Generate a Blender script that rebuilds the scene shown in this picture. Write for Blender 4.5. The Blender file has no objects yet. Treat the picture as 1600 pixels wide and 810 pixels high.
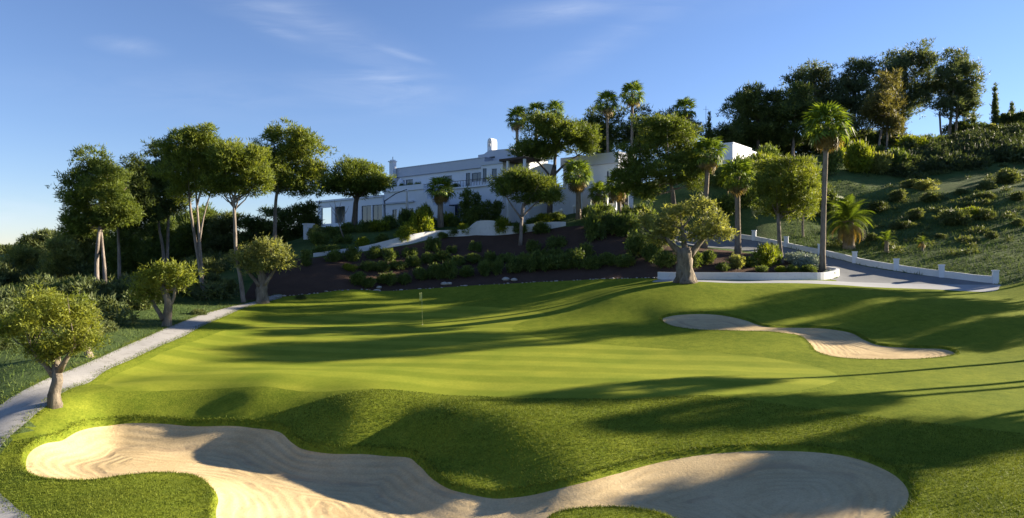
import bpy, math, random
import numpy as np
from mathutils import Vector, Matrix
from mathutils.geometry import delaunay_2d_cdt

random.seed(7)
RNG = np.random.default_rng(11)
R = math.radians
scene = bpy.context.scene
COL = scene.collection

# ------------------------------------------------------------------ camera
CAM_Z = 10.0
F = 1066.67            # focal length in pixels of the 1600 px wide photograph (24 mm on 36 mm)
CX, CY = 800.0, 405.0
cam_d = bpy.data.cameras.new('camera')
cam_d.sensor_width = 36.0
cam_d.lens = 24.0
cam_d.clip_start = 0.5
cam_d.clip_end = 9000
cam = bpy.data.objects.new('camera', cam_d)
cam.location = (0, 0, CAM_Z)
cam.rotation_euler = (R(90), 0, 0)
COL.objects.link(cam)
scene.camera = cam

# ------------------------------------------------------------------ light, sky, exposure
SUN_EL = R(16.5)
SUN_AZ = R(71.0)       # clockwise from +Y (the view direction): from the right, a little behind the scene
SUN_DIR = Vector((math.sin(SUN_AZ) * math.cos(SUN_EL), math.cos(SUN_AZ) * math.cos(SUN_EL), math.sin(SUN_EL)))
world = bpy.data.worlds.new('World')
scene.world = world
world.use_nodes = True
nt = world.node_tree
nt.nodes.clear()


def N(tree, kind, **kw):
    n = tree.nodes.new(kind)
    for k, v in kw.items():
        setattr(n, k, v)
    return n


out = N(nt, 'ShaderNodeOutputWorld')
bg = N(nt, 'ShaderNodeBackground')
bg.inputs['Strength'].default_value = 0.055
sky = N(nt, 'ShaderNodeTexSky', sky_type='NISHITA', sun_disc=False)
sky.sun_elevation = SUN_EL
sky.sun_rotation = SUN_AZ
sky.altitude = 100
sky.air_density = 1.0
sky.dust_density = 0.0
sky.ozone_density = 3.2
tc = N(nt, 'ShaderNodeTexCoord')
sep = N(nt, 'ShaderNodeSeparateXYZ')
nt.links.new(tc.outputs['Generated'], sep.inputs[0])
ymax = N(nt, 'ShaderNodeMath', operation='MAXIMUM')
nt.links.new(sep.outputs['Y'], ymax.inputs[0])
ymax.inputs[1].default_value = 0.02
da = N(nt, 'ShaderNodeMath', operation='DIVIDE')
db = N(nt, 'ShaderNodeMath', operation='DIVIDE')
nt.links.new(sep.outputs['X'], da.inputs[0]); nt.links.new(ymax.outputs[0], da.inputs[1])
nt.links.new(sep.outputs['Z'], db.inputs[0]); nt.links.new(ymax.outputs[0], db.inputs[1])
comb = N(nt, 'ShaderNodeCombineXYZ')
nt.links.new(da.outputs[0], comb.inputs[0]); nt.links.new(db.outputs[0], comb.inputs[1])
# thin cirrus: a handful of soft streaks broken up by noise
total = None
for a0, b0, rot, la, lb, w in [(-0.33, 0.36, -24, 0.34, 0.055, .55), (-0.56, 0.312, -8, 0.08, 0.02, .55),
                               (-0.345, 0.335, -18, 0.07, 0.012, .6), (-0.16, 0.30, -17, 0.06, 0.008, .7),
                               (-0.20, 0.255, -8, 0.15, 0.05, .55), (-0.17, 0.258, -12, 0.07, 0.016, .6),
                               (0.09, 0.368, 8, 0.18, 0.03, .75), (0.16, 0.33, 30, 0.30, 0.035, .35),
                               (-0.75, 0.06, 0, 0.22, 0.06, .9), (0.6, 0.45, 15, 0.5, 0.05, .3), (-0.4, 0.24, -3, 0.5, 0.06, .25)]:
    mp = N(nt, 'ShaderNodeMapping', vector_type='TEXTURE')
    mp.inputs['Location'].default_value = (a0, b0, 0)
    mp.inputs['Rotation'].default_value = (0, 0, R(rot))
    mp.inputs['Scale'].default_value = (la, lb, 1)
    nt.links.new(comb.outputs[0], mp.inputs[0])
    gr = N(nt, 'ShaderNodeTexGradient', gradient_type='SPHERICAL')
    nt.links.new(mp.outputs[0], gr.inputs[0])
    pw = N(nt, 'ShaderNodeMath', operation='POWER'); pw.inputs[1].default_value = 1.4
    nt.links.new(gr.outputs['Fac'], pw.inputs[0])
    mu = N(nt, 'ShaderNodeMath', operation='MULTIPLY'); mu.inputs[1].default_value = w
    nt.links.new(pw.outputs[0], mu.inputs[0])
    if total is None:
        total = mu
    else:
        ad = N(nt, 'ShaderNodeMath', operation='ADD')
        nt.links.new(total.outputs[0], ad.inputs[0]); nt.links.new(mu.outputs[0], ad.inputs[1])
        total = ad
mpn = N(nt, 'ShaderNodeMapping')
mpn.inputs['Scale'].default_value = (5, 26, 1)
mpn.inputs['Rotation'].default_value = (0, 0, R(10))
nt.links.new(comb.outputs[0], mpn.inputs[0])
no = N(nt, 'ShaderNodeTexNoise')
no.inputs['Scale'].default_value = 1.3; no.inputs['Detail'].default_value = 6; no.inputs['Roughness'].default_value = .6
no.inputs['Distortion'].default_value = .6
nt.links.new(mpn.outputs[0], no.inputs['Vector'])
mr = N(nt, 'ShaderNodeMapRange')
mr.inputs[1].default_value = .32; mr.inputs[2].default_value = .72; mr.inputs[3].default_value = 0.1; mr.inputs[4].default_value = 1
nt.links.new(no.outputs['Fac'], mr.inputs[0])
cf = N(nt, 'ShaderNodeMath', operation='MULTIPLY', use_clamp=True)
nt.links.new(total.outputs[0], cf.inputs[0]); nt.links.new(mr.outputs[0], cf.inputs[1])
cs = N(nt, 'ShaderNodeMath', operation='MULTIPLY'); cs.inputs[1].default_value = .42
nt.links.new(cf.outputs[0], cs.inputs[0])
mixc = N(nt, 'ShaderNodeMix', data_type='RGBA')
nt.links.new(cs.outputs[0], mixc.inputs['Factor'])
tint = N(nt, 'ShaderNodeMix', data_type='RGBA', blend_type='MULTIPLY')
tint.inputs['Factor'].default_value = 1.0
tint.inputs['B'].default_value = (0.80, 0.78, 0.93, 1)
nt.links.new(sky.outputs[0], tint.inputs['A'])
nt.links.new(tint.outputs['Result'], mixc.inputs['A'])
mixc.inputs['B'].default_value = (4.2, 4.6, 5.4, 1)
nt.links.new(mixc.outputs['Result'], bg.inputs['Color'])
nt.links.new(bg.outputs[0], out.inputs[0])

sun_d = bpy.data.lights.new('sun', 'SUN')
sun_d.energy = 5.0
sun_d.angle = R(0.6)
sun_d.color = (1.0, 0.86, 0.66)
sun = bpy.data.objects.new('sun', sun_d)
sun.location = (80, 40, 60)
sun.rotation_euler = SUN_DIR.to_track_quat('Z', 'Y').to_euler()
COL.objects.link(sun)

scene.view_settings.view_transform = 'Standard'
scene.view_settings.look = 'None'
scene.view_settings.exposure = 1.95
scene.view_settings.gamma = 1.0
scene.view_settings.use_curve_mapping = False
scene.render.engine = 'CYCLES'

# ------------------------------------------------------------------ small helpers


def P3(px, py, D):
    return np.array([(px - CX) / F * D, D, CAM_Z + (CY - py) / F * D])


def link(name, data, parent=None):
    o = bpy.data.objects.new(name, data)
    COL.objects.link(o)
    if parent is not None:
        o.parent = parent
    return o


def tag(o, label=None, cat=None, group=None, kind=None):
    if label: o['label'] = label
    if cat: o['category'] = cat
    if group: o['group'] = group
    if kind: o['kind'] = kind
    return o


def empty(name, loc, rz=0.0, label=None, cat=None, group=None):
    o = bpy.data.objects.new(name, None)
    o.empty_display_size = 0.3
    COL.objects.link(o)
    o.location = loc
    o.rotation_euler = (0, 0, rz)
    return tag(o, label, cat, group)


def mesh_np(name, V, T, mat=None, smooth=False, nside=3):
    V = np.ascontiguousarray(V, dtype=np.float32); T = np.ascontiguousarray(T, dtype=np.int32)
    me = bpy.data.meshes.new(name)
    me.vertices.add(len(V)); me.vertices.foreach_set('co', V.ravel())
    me.loops.add(T.size); me.loops.foreach_set('vertex_index', T.ravel())
    me.polygons.add(len(T)); me.polygons.foreach_set('loop_start', np.arange(len(T), dtype=np.int32) * nside)
    if smooth:
        me.polygons.foreach_set('use_smooth', np.ones(len(T), dtype=bool))
    me.update(calc_edges=True)
    if mat: me.materials.append(mat)
    return me


class MB:
    """collects boxes, tubes, prisms into one mesh"""
    def __init__(self):
        self.v = []; self.f = []; self.s = []

    def add(self, vs, fs, smooth=False):
        o = len(self.v)
        self.v += [tuple(map(float, p)) for p in vs]
        self.f += [tuple(i + o for i in f) for f in fs]
        self.s += [smooth] * len(fs)

    def box(self, x0, x1, y0, y1, z0, z1):
        self.add([(x0, y0, z0), (x1, y0, z0), (x1, y1, z0), (x0, y1, z0), (x0, y0, z1), (x1, y0, z1), (x1, y1, z1), (x0, y1, z1)],
                 [(0, 3, 2, 1), (4, 5, 6, 7), (0, 1, 5, 4), (1, 2, 6, 5), (2, 3, 7, 6), (3, 0, 4, 7)])

    def tube(self, pts, rad, n=8, cap=True, wob=0.0):
        pts = [Vector(p) for p in pts]
        vs = []; fs = []
        k = len(pts)
        prev = None
        for i, p in enumerate(pts):
            t = (pts[min(i + 1, k - 1)] - pts[max(i - 1, 0)])
            if t.length < 1e-6: t = Vector((0, 0, 1))
            t.normalize()
            ref = prev if prev is not None else (Vector((1, 0, 0)) if abs(t.x) < .9 else Vector((0, 1, 0)))
            a = (ref - t * ref.dot(t)); a.normalize()
            prev = a
            b = t.cross(a)
            for j in range(n):
                th = 2 * math.pi * j / n
                r = rad[i] * (1 + wob * math.sin(3.1 * th + i * 1.7) + wob * .6 * math.sin(5 * th + i * .9))
                vs.append(p + a * math.cos(th) * r + b * math.sin(th) * r)
        for i in range(k - 1):
            for j in range(n):
                fs.append((i * n + j, i * n + (j + 1) % n, (i + 1) * n + (j + 1) % n, (i + 1) * n + j))
        if cap:
            fs.append(tuple((k - 1) * n + j for j in range(n)))
            fs.append(tuple(reversed(range(n))))
        self.add(vs, fs, True)

    def lathe(self, prof, n=12, c=(0, 0, 0)):
        vs = []; fs = []
        for (r, z) in prof:
            for j in range(n):
                th = 2 * math.pi * j / n
                vs.append((c[0] + r * math.cos(th), c[1] + r * math.sin(th), c[2] + z))
        for i in range(len(prof) - 1):
            for j in range(n):
                fs.append((i * n + j, i * n + (j + 1) % n, (i + 1) * n + (j + 1) % n, (i + 1) * n + j))
        fs.append(tuple((len(prof) - 1) * n + j for j in range(n)))
        fs.append(tuple(reversed(range(n))))
        self.add(vs, fs, True)

    def mesh(self, name, mat):
        me = bpy.data.meshes.new(name)
        me.from_pydata(self.v, [], self.f)
        me.polygons.foreach_set('use_smooth', np.array(self.s, dtype=bool))
        me.update()
        if mat: me.materials.append(mat)
        return me

    def build(self, name, mat, parent=None):
        return link(name, self.mesh(name, mat), parent)


ORD = ['', 'first', 'second', 'third', 'fourth', 'fifth', 'sixth', 'seventh', 'eighth', 'ninth', 'tenth', 'eleventh', 'twelfth',
       'thirteenth', 'fourteenth', 'fifteenth', 'sixteenth', 'seventeenth', 'eighteenth', 'nineteenth', 'twentieth', 'twenty-first',
       'twenty-second', 'twenty-third', 'twenty-fourth', 'twenty-fifth', 'twenty-sixth', 'twenty-seventh', 'twenty-eighth',
       'twenty-ninth', 'thirtieth']

# ------------------------------------------------------------------ materials


class Mat:
    def __init__(self, name, rough=0.9, spec=0.2):
        self.m = bpy.data.materials.new(name)
        self.m.use_nodes = True
        self.t = self.m.node_tree
        self.b = self.t.nodes['Principled BSDF']
        self.o = self.t.nodes['Material Output']
        self.b.inputs['Roughness'].default_value = rough
        self.b.inputs['Specular IOR Level'].default_value = spec
        self.geo = self.t.nodes.new('ShaderNodeNewGeometry')
        self.tc = self.t.nodes.new('ShaderNodeTexCoord')

    def noise(self, scale, detail=4, rough=.55, dist=0, stretch=None, src='pos'):
        n = self.t.nodes.new('ShaderNodeTexNoise')
        n.inputs['Scale'].default_value = scale; n.inputs['Detail'].default_value = detail
        n.inputs['Roughness'].default_value = rough; n.inputs['Distortion'].default_value = dist
        s = self.geo.outputs['Position'] if src == 'pos' else self.tc.outputs['Object']
        if stretch:
            mp = self.t.nodes.new('ShaderNodeMapping')
            mp.inputs['Scale'].default_value = stretch[:3]
            if len(stretch) > 3: mp.inputs['Rotation'].default_value = (0, 0, stretch[3])
            self.t.links.new(s, mp.inputs[0]); s = mp.outputs[0]
        self.t.links.new(s, n.inputs['Vector'])
        return n.outputs['Fac']

    def wave(self, scale, dist, detail, rot, dscale=1.0):
        w = self.t.nodes.new('ShaderNodeTexWave')
        w.inputs['Scale'].default_value = scale; w.inputs['Distortion'].default_value = dist
        w.inputs['Detail'].default_value = detail; w.inputs['Detail Scale'].default_value = dscale
        mp = self.t.nodes.new('ShaderNodeMapping'); mp.inputs['Rotation'].default_value = (0, 0, rot)
        self.t.links.new(self.geo.outputs['Position'], mp.inputs[0]); self.t.links.new(mp.outputs[0], w.inputs[0])
        return w.outputs['Fac']

    def ramp(self, fac, stops):
        r = self.t.nodes.new('ShaderNodeValToRGB')
        e = r.color_ramp.elements
        while len(e) < len(stops): e.new(.5)
        for el, (p, c) in zip(e, stops):
            el.position = p; el.color = (c[0], c[1], c[2], 1)
        self.t.links.new(fac, r.inputs[0])
        return r.outputs[0]

    def mix(self, a, b, fac, blend='MIX'):
        m = self.t.nodes.new('ShaderNodeMix'); m.data_type = 'RGBA'; m.blend_type = blend
        for s, v in (('A', a), ('B', b), ('Factor', fac)):
            if isinstance(v, (tuple, list)): m.inputs[s].default_value = (v[0], v[1], v[2], 1)
            elif isinstance(v, (int, float)): m.inputs[s].default_value = v
            else: self.t.links.new(v, m.inputs[s])
        return m.outputs['Result']

    def math(self, op, a, b=None, clamp=False):
        m = self.t.nodes.new('ShaderNodeMath'); m.operation = op; m.use_clamp = clamp
        for i, v in enumerate((a, b)):
            if v is None: continue
            if isinstance(v, (int, float)): m.inputs[i].default_value = v
            else: self.t.links.new(v, m.inputs[i])
        return m.outputs[0]

    def color(self, c):
        if isinstance(c, (tuple, list)): self.b.inputs['Base Color'].default_value = (c[0], c[1], c[2], 1)
        else: self.t.links.new(c, self.b.inputs['Base Color'])
        return self

    def bump(self, h, strength, dist=0.05):
        b = self.t.nodes.new('ShaderNodeBump')
        b.inputs['Strength'].default_value = strength; b.inputs['Distance'].default_value = dist
        self.t.links.new(h, b.inputs['Height']); self.t.links.new(b.outputs[0], self.b.inputs['Normal'])
        return self

    def translucent(self, col, fac):
        tr = self.t.nodes.new('ShaderNodeBsdfTranslucent')
        if isinstance(col, (tuple, list)): tr.inputs[0].default_value = (col[0], col[1], col[2], 1)
        else: self.t.links.new(col, tr.inputs[0])
        mx = self.t.nodes.new('ShaderNodeMixShader'); mx.inputs[0].default_value = fac
        self.t.links.new(self.b.outputs[0], mx.inputs[1]); self.t.links.new(tr.outputs[0], mx.inputs[2])
        self.t.links.new(mx.outputs[0], self.o.inputs[0])
        return self


def leaf_mat(name, dark, light, trans=.35, tmul=1.5, nscale=.6):
    dark = tuple(v * 1.2 for v in dark); light = tuple(v * 1.2 for v in light)
    m = Mat(name, .6, .25)
    n = m.noise(nscale, 3, .6)
    c = m.ramp(n, [(.3, dark), (.7, light)])
    rnd = m.ramp(m.geo.outputs['Random Per Island'], [(0, (.62, .62, .62)), (1, (1.3, 1.3, 1.2))])
    c = m.mix(c, rnd, 1.0, 'MULTIPLY')
    m.color(c)
    tcol = m.mix(c, (tmul * 1.1, tmul, tmul * .45), 1.0, 'MULTIPLY')
    m.translucent(tcol, trans)
    return m.m


def bark_mat(name, a, b, scale=3.0):
    m = Mat(name, .95, .1)
    n = m.noise(scale, 6, .7, .4, (1, 1, .25))
    m.color(m.ramp(n, [(.3, a), (.7, b)]))
    m.bump(n, 1.0, .10)
    return m.m


M = {}
g = Mat('putting_green_grass', 1.0, .04)
st = g.wave(.095, 2.2, 3, R(101), .35)
st = g.ramp(st, [(.32, (0, 0, 0)), (.68, (1, 1, 1))])
c = g.mix((.205, .245, .028), (.262, .295, .036), st)
c = g.mix(c, g.ramp(g.noise(.35, 5, .6), [(.3, (.72, .8, .7)), (.7, (1.12, 1.05, 1.0))]), 1.0, 'MULTIPLY')
c = g.mix(c, g.ramp(g.noise(9, 3, .6), [(.3, (.86, .9, .86)), (.7, (1.1, 1.08, 1.1))]), 1.0, 'MULTIPLY')
g.color(c).bump(g.noise(14, 3, .6), .08, .03)
g.translucent(g.mix(c, (1.3, 1.25, .5), 1.0, 'MULTIPLY'), .12)
M['green'] = g.m
g = Mat('fairway_grass', 1.0, .03)
c = g.mix((.152, .195, .023), (.232, .268, .033), g.ramp(g.noise(.22, 6, .65), [(.3, (0, 0, 0)), (.7, (1, 1, 1))]))
c = g.mix(c, g.ramp(g.noise(1.7, 5, .7), [(.3, (.7, .78, .7)), (.72, (1.18, 1.12, 1.1))]), 1.0, 'MULTIPLY')
c = g.mix(c, g.ramp(g.noise(11, 3, .7), [(.25, (.6, .66, .6)), (.75, (1.22, 1.18, 1.1))]), 1.0, 'MULTIPLY')
h = g.math('ADD', g.noise(9, 4, .7), g.noise(28, 2, .6))
g.color(c).bump(h, .28, .07)
g.translucent(g.mix(c, (1.3, 1.25, .5), 1.0, 'MULTIPLY'), .12)
M['fairway'] = g.m
g = Mat('hillside_scrub_ground', .95, .08)
c = g.mix((.042, .078, .022), (.098, .142, .048), g.ramp(g.noise(.16, 6, .65), [(.35, (0, 0, 0)), (.65, (1, 1, 1))]))
c = g.mix(c, (.10, .085, .045), g.ramp(g.noise(.5, 6, .7), [(.55, (0, 0, 0)), (.75, (.6, .6, .6))]))
c = g.mix(c, g.ramp(g.noise(4, 4, .7), [(.25, (.6, .62, .6)), (.75, (1.25, 1.2, 1.1))]), 1.0, 'MULTIPLY')
g.color(c).bump(g.noise(3.0, 6, .75), .6, .25)
M['hill'] = g.m
g = Mat('bunker_sand', .97, .05)
at = g.t.nodes.new('ShaderNodeAttribute'); at.attribute_name = 'edge'
ed = at.outputs['Fac']
c = g.mix((.43, .325, .175), (.57, .445, .255), g.ramp(g.noise(.45, 6, .65), [(.3, (0, 0, 0)), (.7, (1, 1, 1))]))
c = g.mix(c, g.ramp(g.noise(14, 3, .7), [(.25, (.80, .80, .80)), (.75, (1.12, 1.12, 1.12))]), 1.0, 'MULTIPLY')
# raked grooves follow the bunker's outline, drifting with a slow noise
ph = g.math('ADD', g.math('MULTIPLY', ed, 17.0), g.math('MULTIPLY', g.noise(.16, 2, .5), 34.0))
gro = g.math('SINE', ph)
ph2 = g.math('ADD', g.math('MULTIPLY', ed, 3.1), g.math('MULTIPLY', g.noise(.13, 2, .5), 16.0))
trk = g.ramp(g.math('MULTIPLY', g.math('ADD', g.math('SINE', ph2), 1.0), .5), [(.90, (0, 0, 0)), (.99, (1, 1, 1))])
trk = g.math('MULTIPLY', trk, g.ramp(g.noise(.5, 3, .6), [(.42, (0, 0, 0)), (.58, (1, 1, 1))]))
msk = g.ramp(g.noise(.35, 3, .6), [(.38, (.15, .15, .15)), (.6, (1, 1, 1))])
gm = g.math('MULTIPLY', gro, msk)
c = g.mix(c, g.ramp(gm, [(.0, (1, 1, 1)), (1.0, (.90, .885, .86))]), 1.0, 'MULTIPLY')
c = g.mix(c, (.30, .22, .135), g.math('MULTIPLY', trk, .5))
hh = g.math('ADD', g.math('MULTIPLY', gm, .35), g.math('MULTIPLY', g.noise(9, 5, .75), .9))
hh = g.math('SUBTRACT', hh, g.math('MULTIPLY', trk, .9))
g.color(c).bump(hh, .45, .05)
M['sand'] = g.m
g = Mat('path_concrete', .9, .1)
c = g.mix((.26, .255, .245), (.40, .39, .37), g.noise(.6, 7, .7))
c = g.mix(c, (.15, .14, .125), g.ramp(g.noise(1.6, 7, .75, .5), [(.52, (0, 0, 0)), (.72, (.7, .7, .7))]))
c = g.mix(c, g.ramp(g.noise(20, 2, .6), [(.3, (.86, .86, .86)), (.7, (1.1, 1.1, 1.1))]), 1.0, 'MULTIPLY')
g.color(c).bump(g.noise(22, 4), .3, .012)
M['path'] = g.m
g = Mat('drive_asphalt', .85, .25)
c = g.mix((.11, .12, .13), (.21, .22, .23), g.noise(.9, 7, .7))
g.color(c).bump(g.noise(30, 3), .15, .01)
M['drive'] = g.m
g = Mat('apron_concrete', .85, .2)
c = g.mix((.24, .25, .26), (.38, .39, .40), g.noise(.9, 7, .7))
g.color(c)
M['apron'] = g.m
g = Mat('dark_soil', .98, .05)
c = g.mix((.044, .029, .022), (.098, .064, .048), g.noise(.7, 8, .7))
c = g.mix(c, (.11, .085, .07), g.ramp(g.noise(6, 4, .7), [(.62, (0, 0, 0)), (.8, (.8, .8, .8))]))
g.color(c).bump(g.noise(5, 6, .75), .7, .12)
M['soil'] = g.m
g = Mat('white_render', .8, .2)
c = g.mix((.56, .60, .67), (.66, .69, .74), g.noise(.7, 6, .65))
c = g.mix(c, (.40, .40, .39), g.ramp(g.noise(1.5, 6, .7, 0, (1, 1, .3)), [(.58, (0, 0, 0)), (.85, (.5, .5, .5))]))
g.color(c).bump(g.noise(12, 3), .12, .01)
M['white'] = g.m
g = Mat('weathered_white_wall', .85, .15)
c = g.mix((.46, .48, .50), (.66, .67, .68), g.noise(.9, 6, .65))
c = g.mix(c, (.24, .23, .21), g.ramp(g.noise(2.2, 7, .75), [(.56, (0, 0, 0)), (.78, (.6, .6, .6))]))
g.color(c).bump(g.noise(10, 3), .2, .015)
M['oldwhite'] = g.m
g = Mat('roof_band_render', .8, .2); g.color(g.mix((.38, .42, .50), (.47, .50, .57), g.noise(.8, 5, .6))); M['band'] = g.m
g = Mat('window_glass', .06, .6); g.color((.03, .04, .055)); M['glass'] = g.m
g = Mat('grey_shutter', .6, .3); g.color((.10, .14, .19)); M['shutter'] = g.m
g = Mat('dark_metal', .5, .4); g.color((.03, .035, .045)); M['metal'] = g.m
g = Mat('dark_timber', .8, .2); g.color(g.mix((.04, .03, .025), (.08, .055, .04), g.noise(2, 5, .6))); M['timber'] = g.m
g = Mat('stone', .95, .1)
c = g.mix((.26, .24, .22), (.50, .47, .43), g.noise(2.5, 6, .7)); g.color(c).bump(g.noise(6, 5), .5, .05); M['stone'] = g.m
g = Mat('lamp_globe', .3, .4); g.color((.8, .8, .8)); M['globe'] = g.m
g = Mat('flag_cloth', .8, .1); g.color((.75, .72, .22)); g.translucent((.8, .76, .3), .3); M['flag'] = g.m
g = Mat('stick_paint', .5, .3); g.color((.62, .58, .22)); M['stick'] = g.m
g = Mat('car_paint_dark', .2, .6); g.color((.012, .018, .035)); M['cardark'] = g.m
g = Mat('car_paint_silver', .25, .6); g.color((.42, .45, .5)); g.b.inputs['Metallic'].default_value = .4; M['carsilver'] = g.m
g = Mat('tyre', .9, .1); g.color((.015, .015, .016)); M['tyre'] = g.m
g = Mat('rim', .3, .5); g.color((.5, .5, .52)); g.b.inputs['Metallic'].default_value = .8; M['rim'] = g.m
g = Mat('lamp_glass', .15, .6); g.color((.6, .55, .5)); M['lens'] = g.m
g = Mat('canvas', .9, .1); g.color((.62, .61, .6)); M['canvas'] = g.m
M['pine'] = leaf_mat('pine_needles', (.055, .088, .016), (.160, .190, .032), .4)
M['pine_dark'] = leaf_mat('dark_pine_needles', (.034, .056, .018), (.088, .118, .034), .36)
M['pine_mid'] = leaf_mat('stone_pine_needles', (.045, .075, .015), (.125, .160, .028), .38)
M['pine_blue'] = leaf_mat('hill_pine_needles', (.040, .060, .034), (.100, .130, .062), .36)
M['pine_brown'] = leaf_mat('brownish_pine_needles', (.062, .066, .028), (.130, .124, .050), .36)
M['olive'] = leaf_mat('olive_leaves', (.085, .108, .036), (.215, .232, .080), .42, 1.5, .9)
M['olive_y'] = leaf_mat('yellow_green_olive_leaves', (.075, .105, .014), (.20, .22, .038), .4, 1.6, .9)  # yellower leaf tone than the plain olive leaves
M['shrub'] = leaf_mat('shrub_leaves', (.045, .078, .020), (.120, .160, .040), .36, 1.5, 1.2)
M['shrub_y'] = leaf_mat('yellow_green_shrub_leaves', (.075, .115, .010), (.18, .21, .024), .4, 1.6, 1.2)
M['scrub'] = leaf_mat('scrub_leaves', (.050, .074, .028), (.125, .150, .058), .33, 1.3, .5)
M['scrub_dark'] = leaf_mat('dark_scrub_leaves', (.028, .046, .020), (.070, .094, .040), .3, 1.3, .5)
M['agave'] = leaf_mat('agave_leaves', (.14, .19, .17), (.26, .31, .28), .1)
M['red'] = leaf_mat('red_flowers', (.25, .04, .03), (.4, .08, .05), .2)
M['palm'] = leaf_mat('palm_fronds', (.045, .085, .012), (.13, .18, .026), .35, 1.6, 1.0)
M['palm_dry'] = leaf_mat('dry_palm_fronds', (.11, .085, .035), (.26, .19, .075), .3, 1.2, 1.0)
M['bark_pine'] = bark_mat('pale_pine_bark', (.085, .07, .06), (.29, .25, .22))
M['bark_olive'] = bark_mat('olive_bark', (.07, .058, .045), (.27, .23, .18))
M['bark_dark'] = bark_mat('dark_bark', (.05, .042, .036), (.15, .125, .105))
M['bark_palm'] = bark_mat('palm_bark', (.12, .10, .08), (.30, .25, .20), 5)
g = Mat('grass_blades', .7, .15)
cb = g.ramp(g.noise(.5, 4, .6), [(.3, (.078, .118, .014)), (.7, (.155, .185, .024))])
cb = g.mix(cb, g.ramp(g.geo.outputs['Random Per Island'], [(0, (.6, .65, .6)), (1, (1.3, 1.25, 1.1))]), 1.0, 'MULTIPLY')
g.color(cb); g.translucent(g.mix(cb, (1.3, 1.2, .6), 1.0, 'MULTIPLY'), .25); M['blades'] = g.m

# ------------------------------------------------------------------ terrain: surveyed points (pixel, pixel, metres from the camera) interpolated by a thin plate spline
CP = """150,600,33 300,612,31 500,618,30.3 700,622,30 800,630,28.5 900,632,28 1100,628,28.8 1300,622,29.6 1500,610,31.5 1600,600,33
250,575,37 500,575,37.2 800,575,37 1050,575,37 1250,572,37.5 1450,575,36.8 1600,560,39.5
330,530,47 500,530,48 700,530,48 850,530,47.5 1000,545,43.5 1200,560,39.5
420,495,58 540,500,58 660,508,56 800,500,56.5 880,505,54
430,475,64 550,473,66 650,470,67 800,465,67 900,470,62
950,465,59 1072,441,62 1000,450,61 1150,450,60 1250,455,59 1350,470,56 1450,495,51 1550,520,46
420,468,65 500,461,68 600,456,71 700,451,72 800,445,72 900,440,70 1000,437,68 1030,438,66
1100,503,51 1200,512,49 1180,500,53 1300,535,45 1400,552,41.5 1300,515,50 1400,535,45.5 1200,490,54.5 1350,505,52
1060,485,54.5 1000,500,54 950,520,49.5 1100,530,46 1500,565,38.7
200,625,29.8 400,620,30 170,660,28.8 400,662,28.95 300,660,29.1 480,697,26.8 640,707,26.4 720,770,22.3 780,772,22.4
550,640,28 700,645,27.2 800,665,25.6 850,690,24.6 900,745,22.5 1000,715,24 1080,700,24.8 1000,680,25.6 1200,698,25 1200,670,26.4
1350,715,23.6 1350,680,25.7 1425,760,20.5 1450,740,21.5 1550,700,23.7 1600,660,26 1600,800,18 1480,800,18.7
60,715,24.6 100,690,26.5 200,700,26.2 300,720,25.3 450,740,24.5 500,790,21.2 650,790,21.7 800,785,21.8 1000,760,22.2 1200,760,21.5 1350,780,20 1250,808,18.9
200,765,21 200,800,19 320,765,21.3 325,805,19.3 20,740,22.5 40,770,20.8 950,797,20.3 950,830,18 850,808,20 1040,808,19.6
500,900,16 200,900,15 -100,900,14.5 1200,900,15 1600,900,13.5 800,1000,13
0,645,28.3 0,700,24.6 20,800,19.8 88,632,28 110,625,28.6 60,680,25.6 60,615,30 100,590,32.8 150,575,35 250,537,43 300,515,49 380,478,62
0,600,31 100,560,36.5 50,580,34 -100,630,31 0,540,41 100,500,50 200,510,48.5 200,470,60 300,470,63 350,455,68 0,470,65 100,440,75 300,430,78 200,430,85
0,430,100 -200,480,80 100,410,110 0,400,150 50,392,200 300,390,100 400,400,95 430,385,86 -300,600,35 -300,800,22
480,405,76 550,395,79 620,383,81 700,370,84 800,362,86 880,352,85 950,360,82 1000,350,86 520,430,72 650,420,77 800,405,79 900,395,78 1000,400,74 1050,415,70
500,365,94 560,352,93 650,348,93 750,348,93 850,345,95 900,332,94 980,330,94 600,345,115 750,345,120 900,320,120 1000,300,125 1100,300,112 1100,270,135
1560,449,63 1400,443,66 1320,437,67 1250,405,76 1180,381,84 1110,382,87 1050,372,90 1200,425,69 1280,425,70 1100,432,67 1220,412,73
1300,385,82 1400,400,76 1500,410,72 1600,420,68 1600,300,95 1500,320,93 1400,340,92 1300,340,96 1450,285,107 1600,275,105 1750,300,95 1750,420,62
1145,256,104 1180,256,110 1120,262,108 1150,298,97 1400,245,128 1300,245,125 1200,260,122 1500,225,130 1600,205,135 1560,200,140 1750,220,130 1400,235,150 1250,240,150 1650,200,170
1600,500,49 1600,455,60 1700,470,55 1800,500,46 1900,600,32 2000,520,40 2300,460,45 2300,560,32 2300,700,22 1800,800,18"""
pts = np.array([P3(*map(float, t.split(','))) for t in CP.split()])
# far field
extra = []
for (x, y, z) in [(-120, 60, -4), (-150, 130, 0), (-160, 220, 8), (-60, 230, 11), (0, 200, 17), (60, 220, 26), (130, 210, 34), (200, 180, 30), (150, 90, 5), (190, 130, 14),
                  (120, 40, 2), (110, 0, 2.5), (60, -20, 2.5), (0, -30, 2.3), (-60, -20, 1.0), (-110, 10, -2), (-70, 40, 1.5), (100, 55, 4.2), (120, 110, 17), (80, 48, 4.6), (75, 65, 6.0)]:
    extra.append((x, y, z))
pts = np.vstack([pts, np.array(extra, float)])
SC = 50.0


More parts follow.
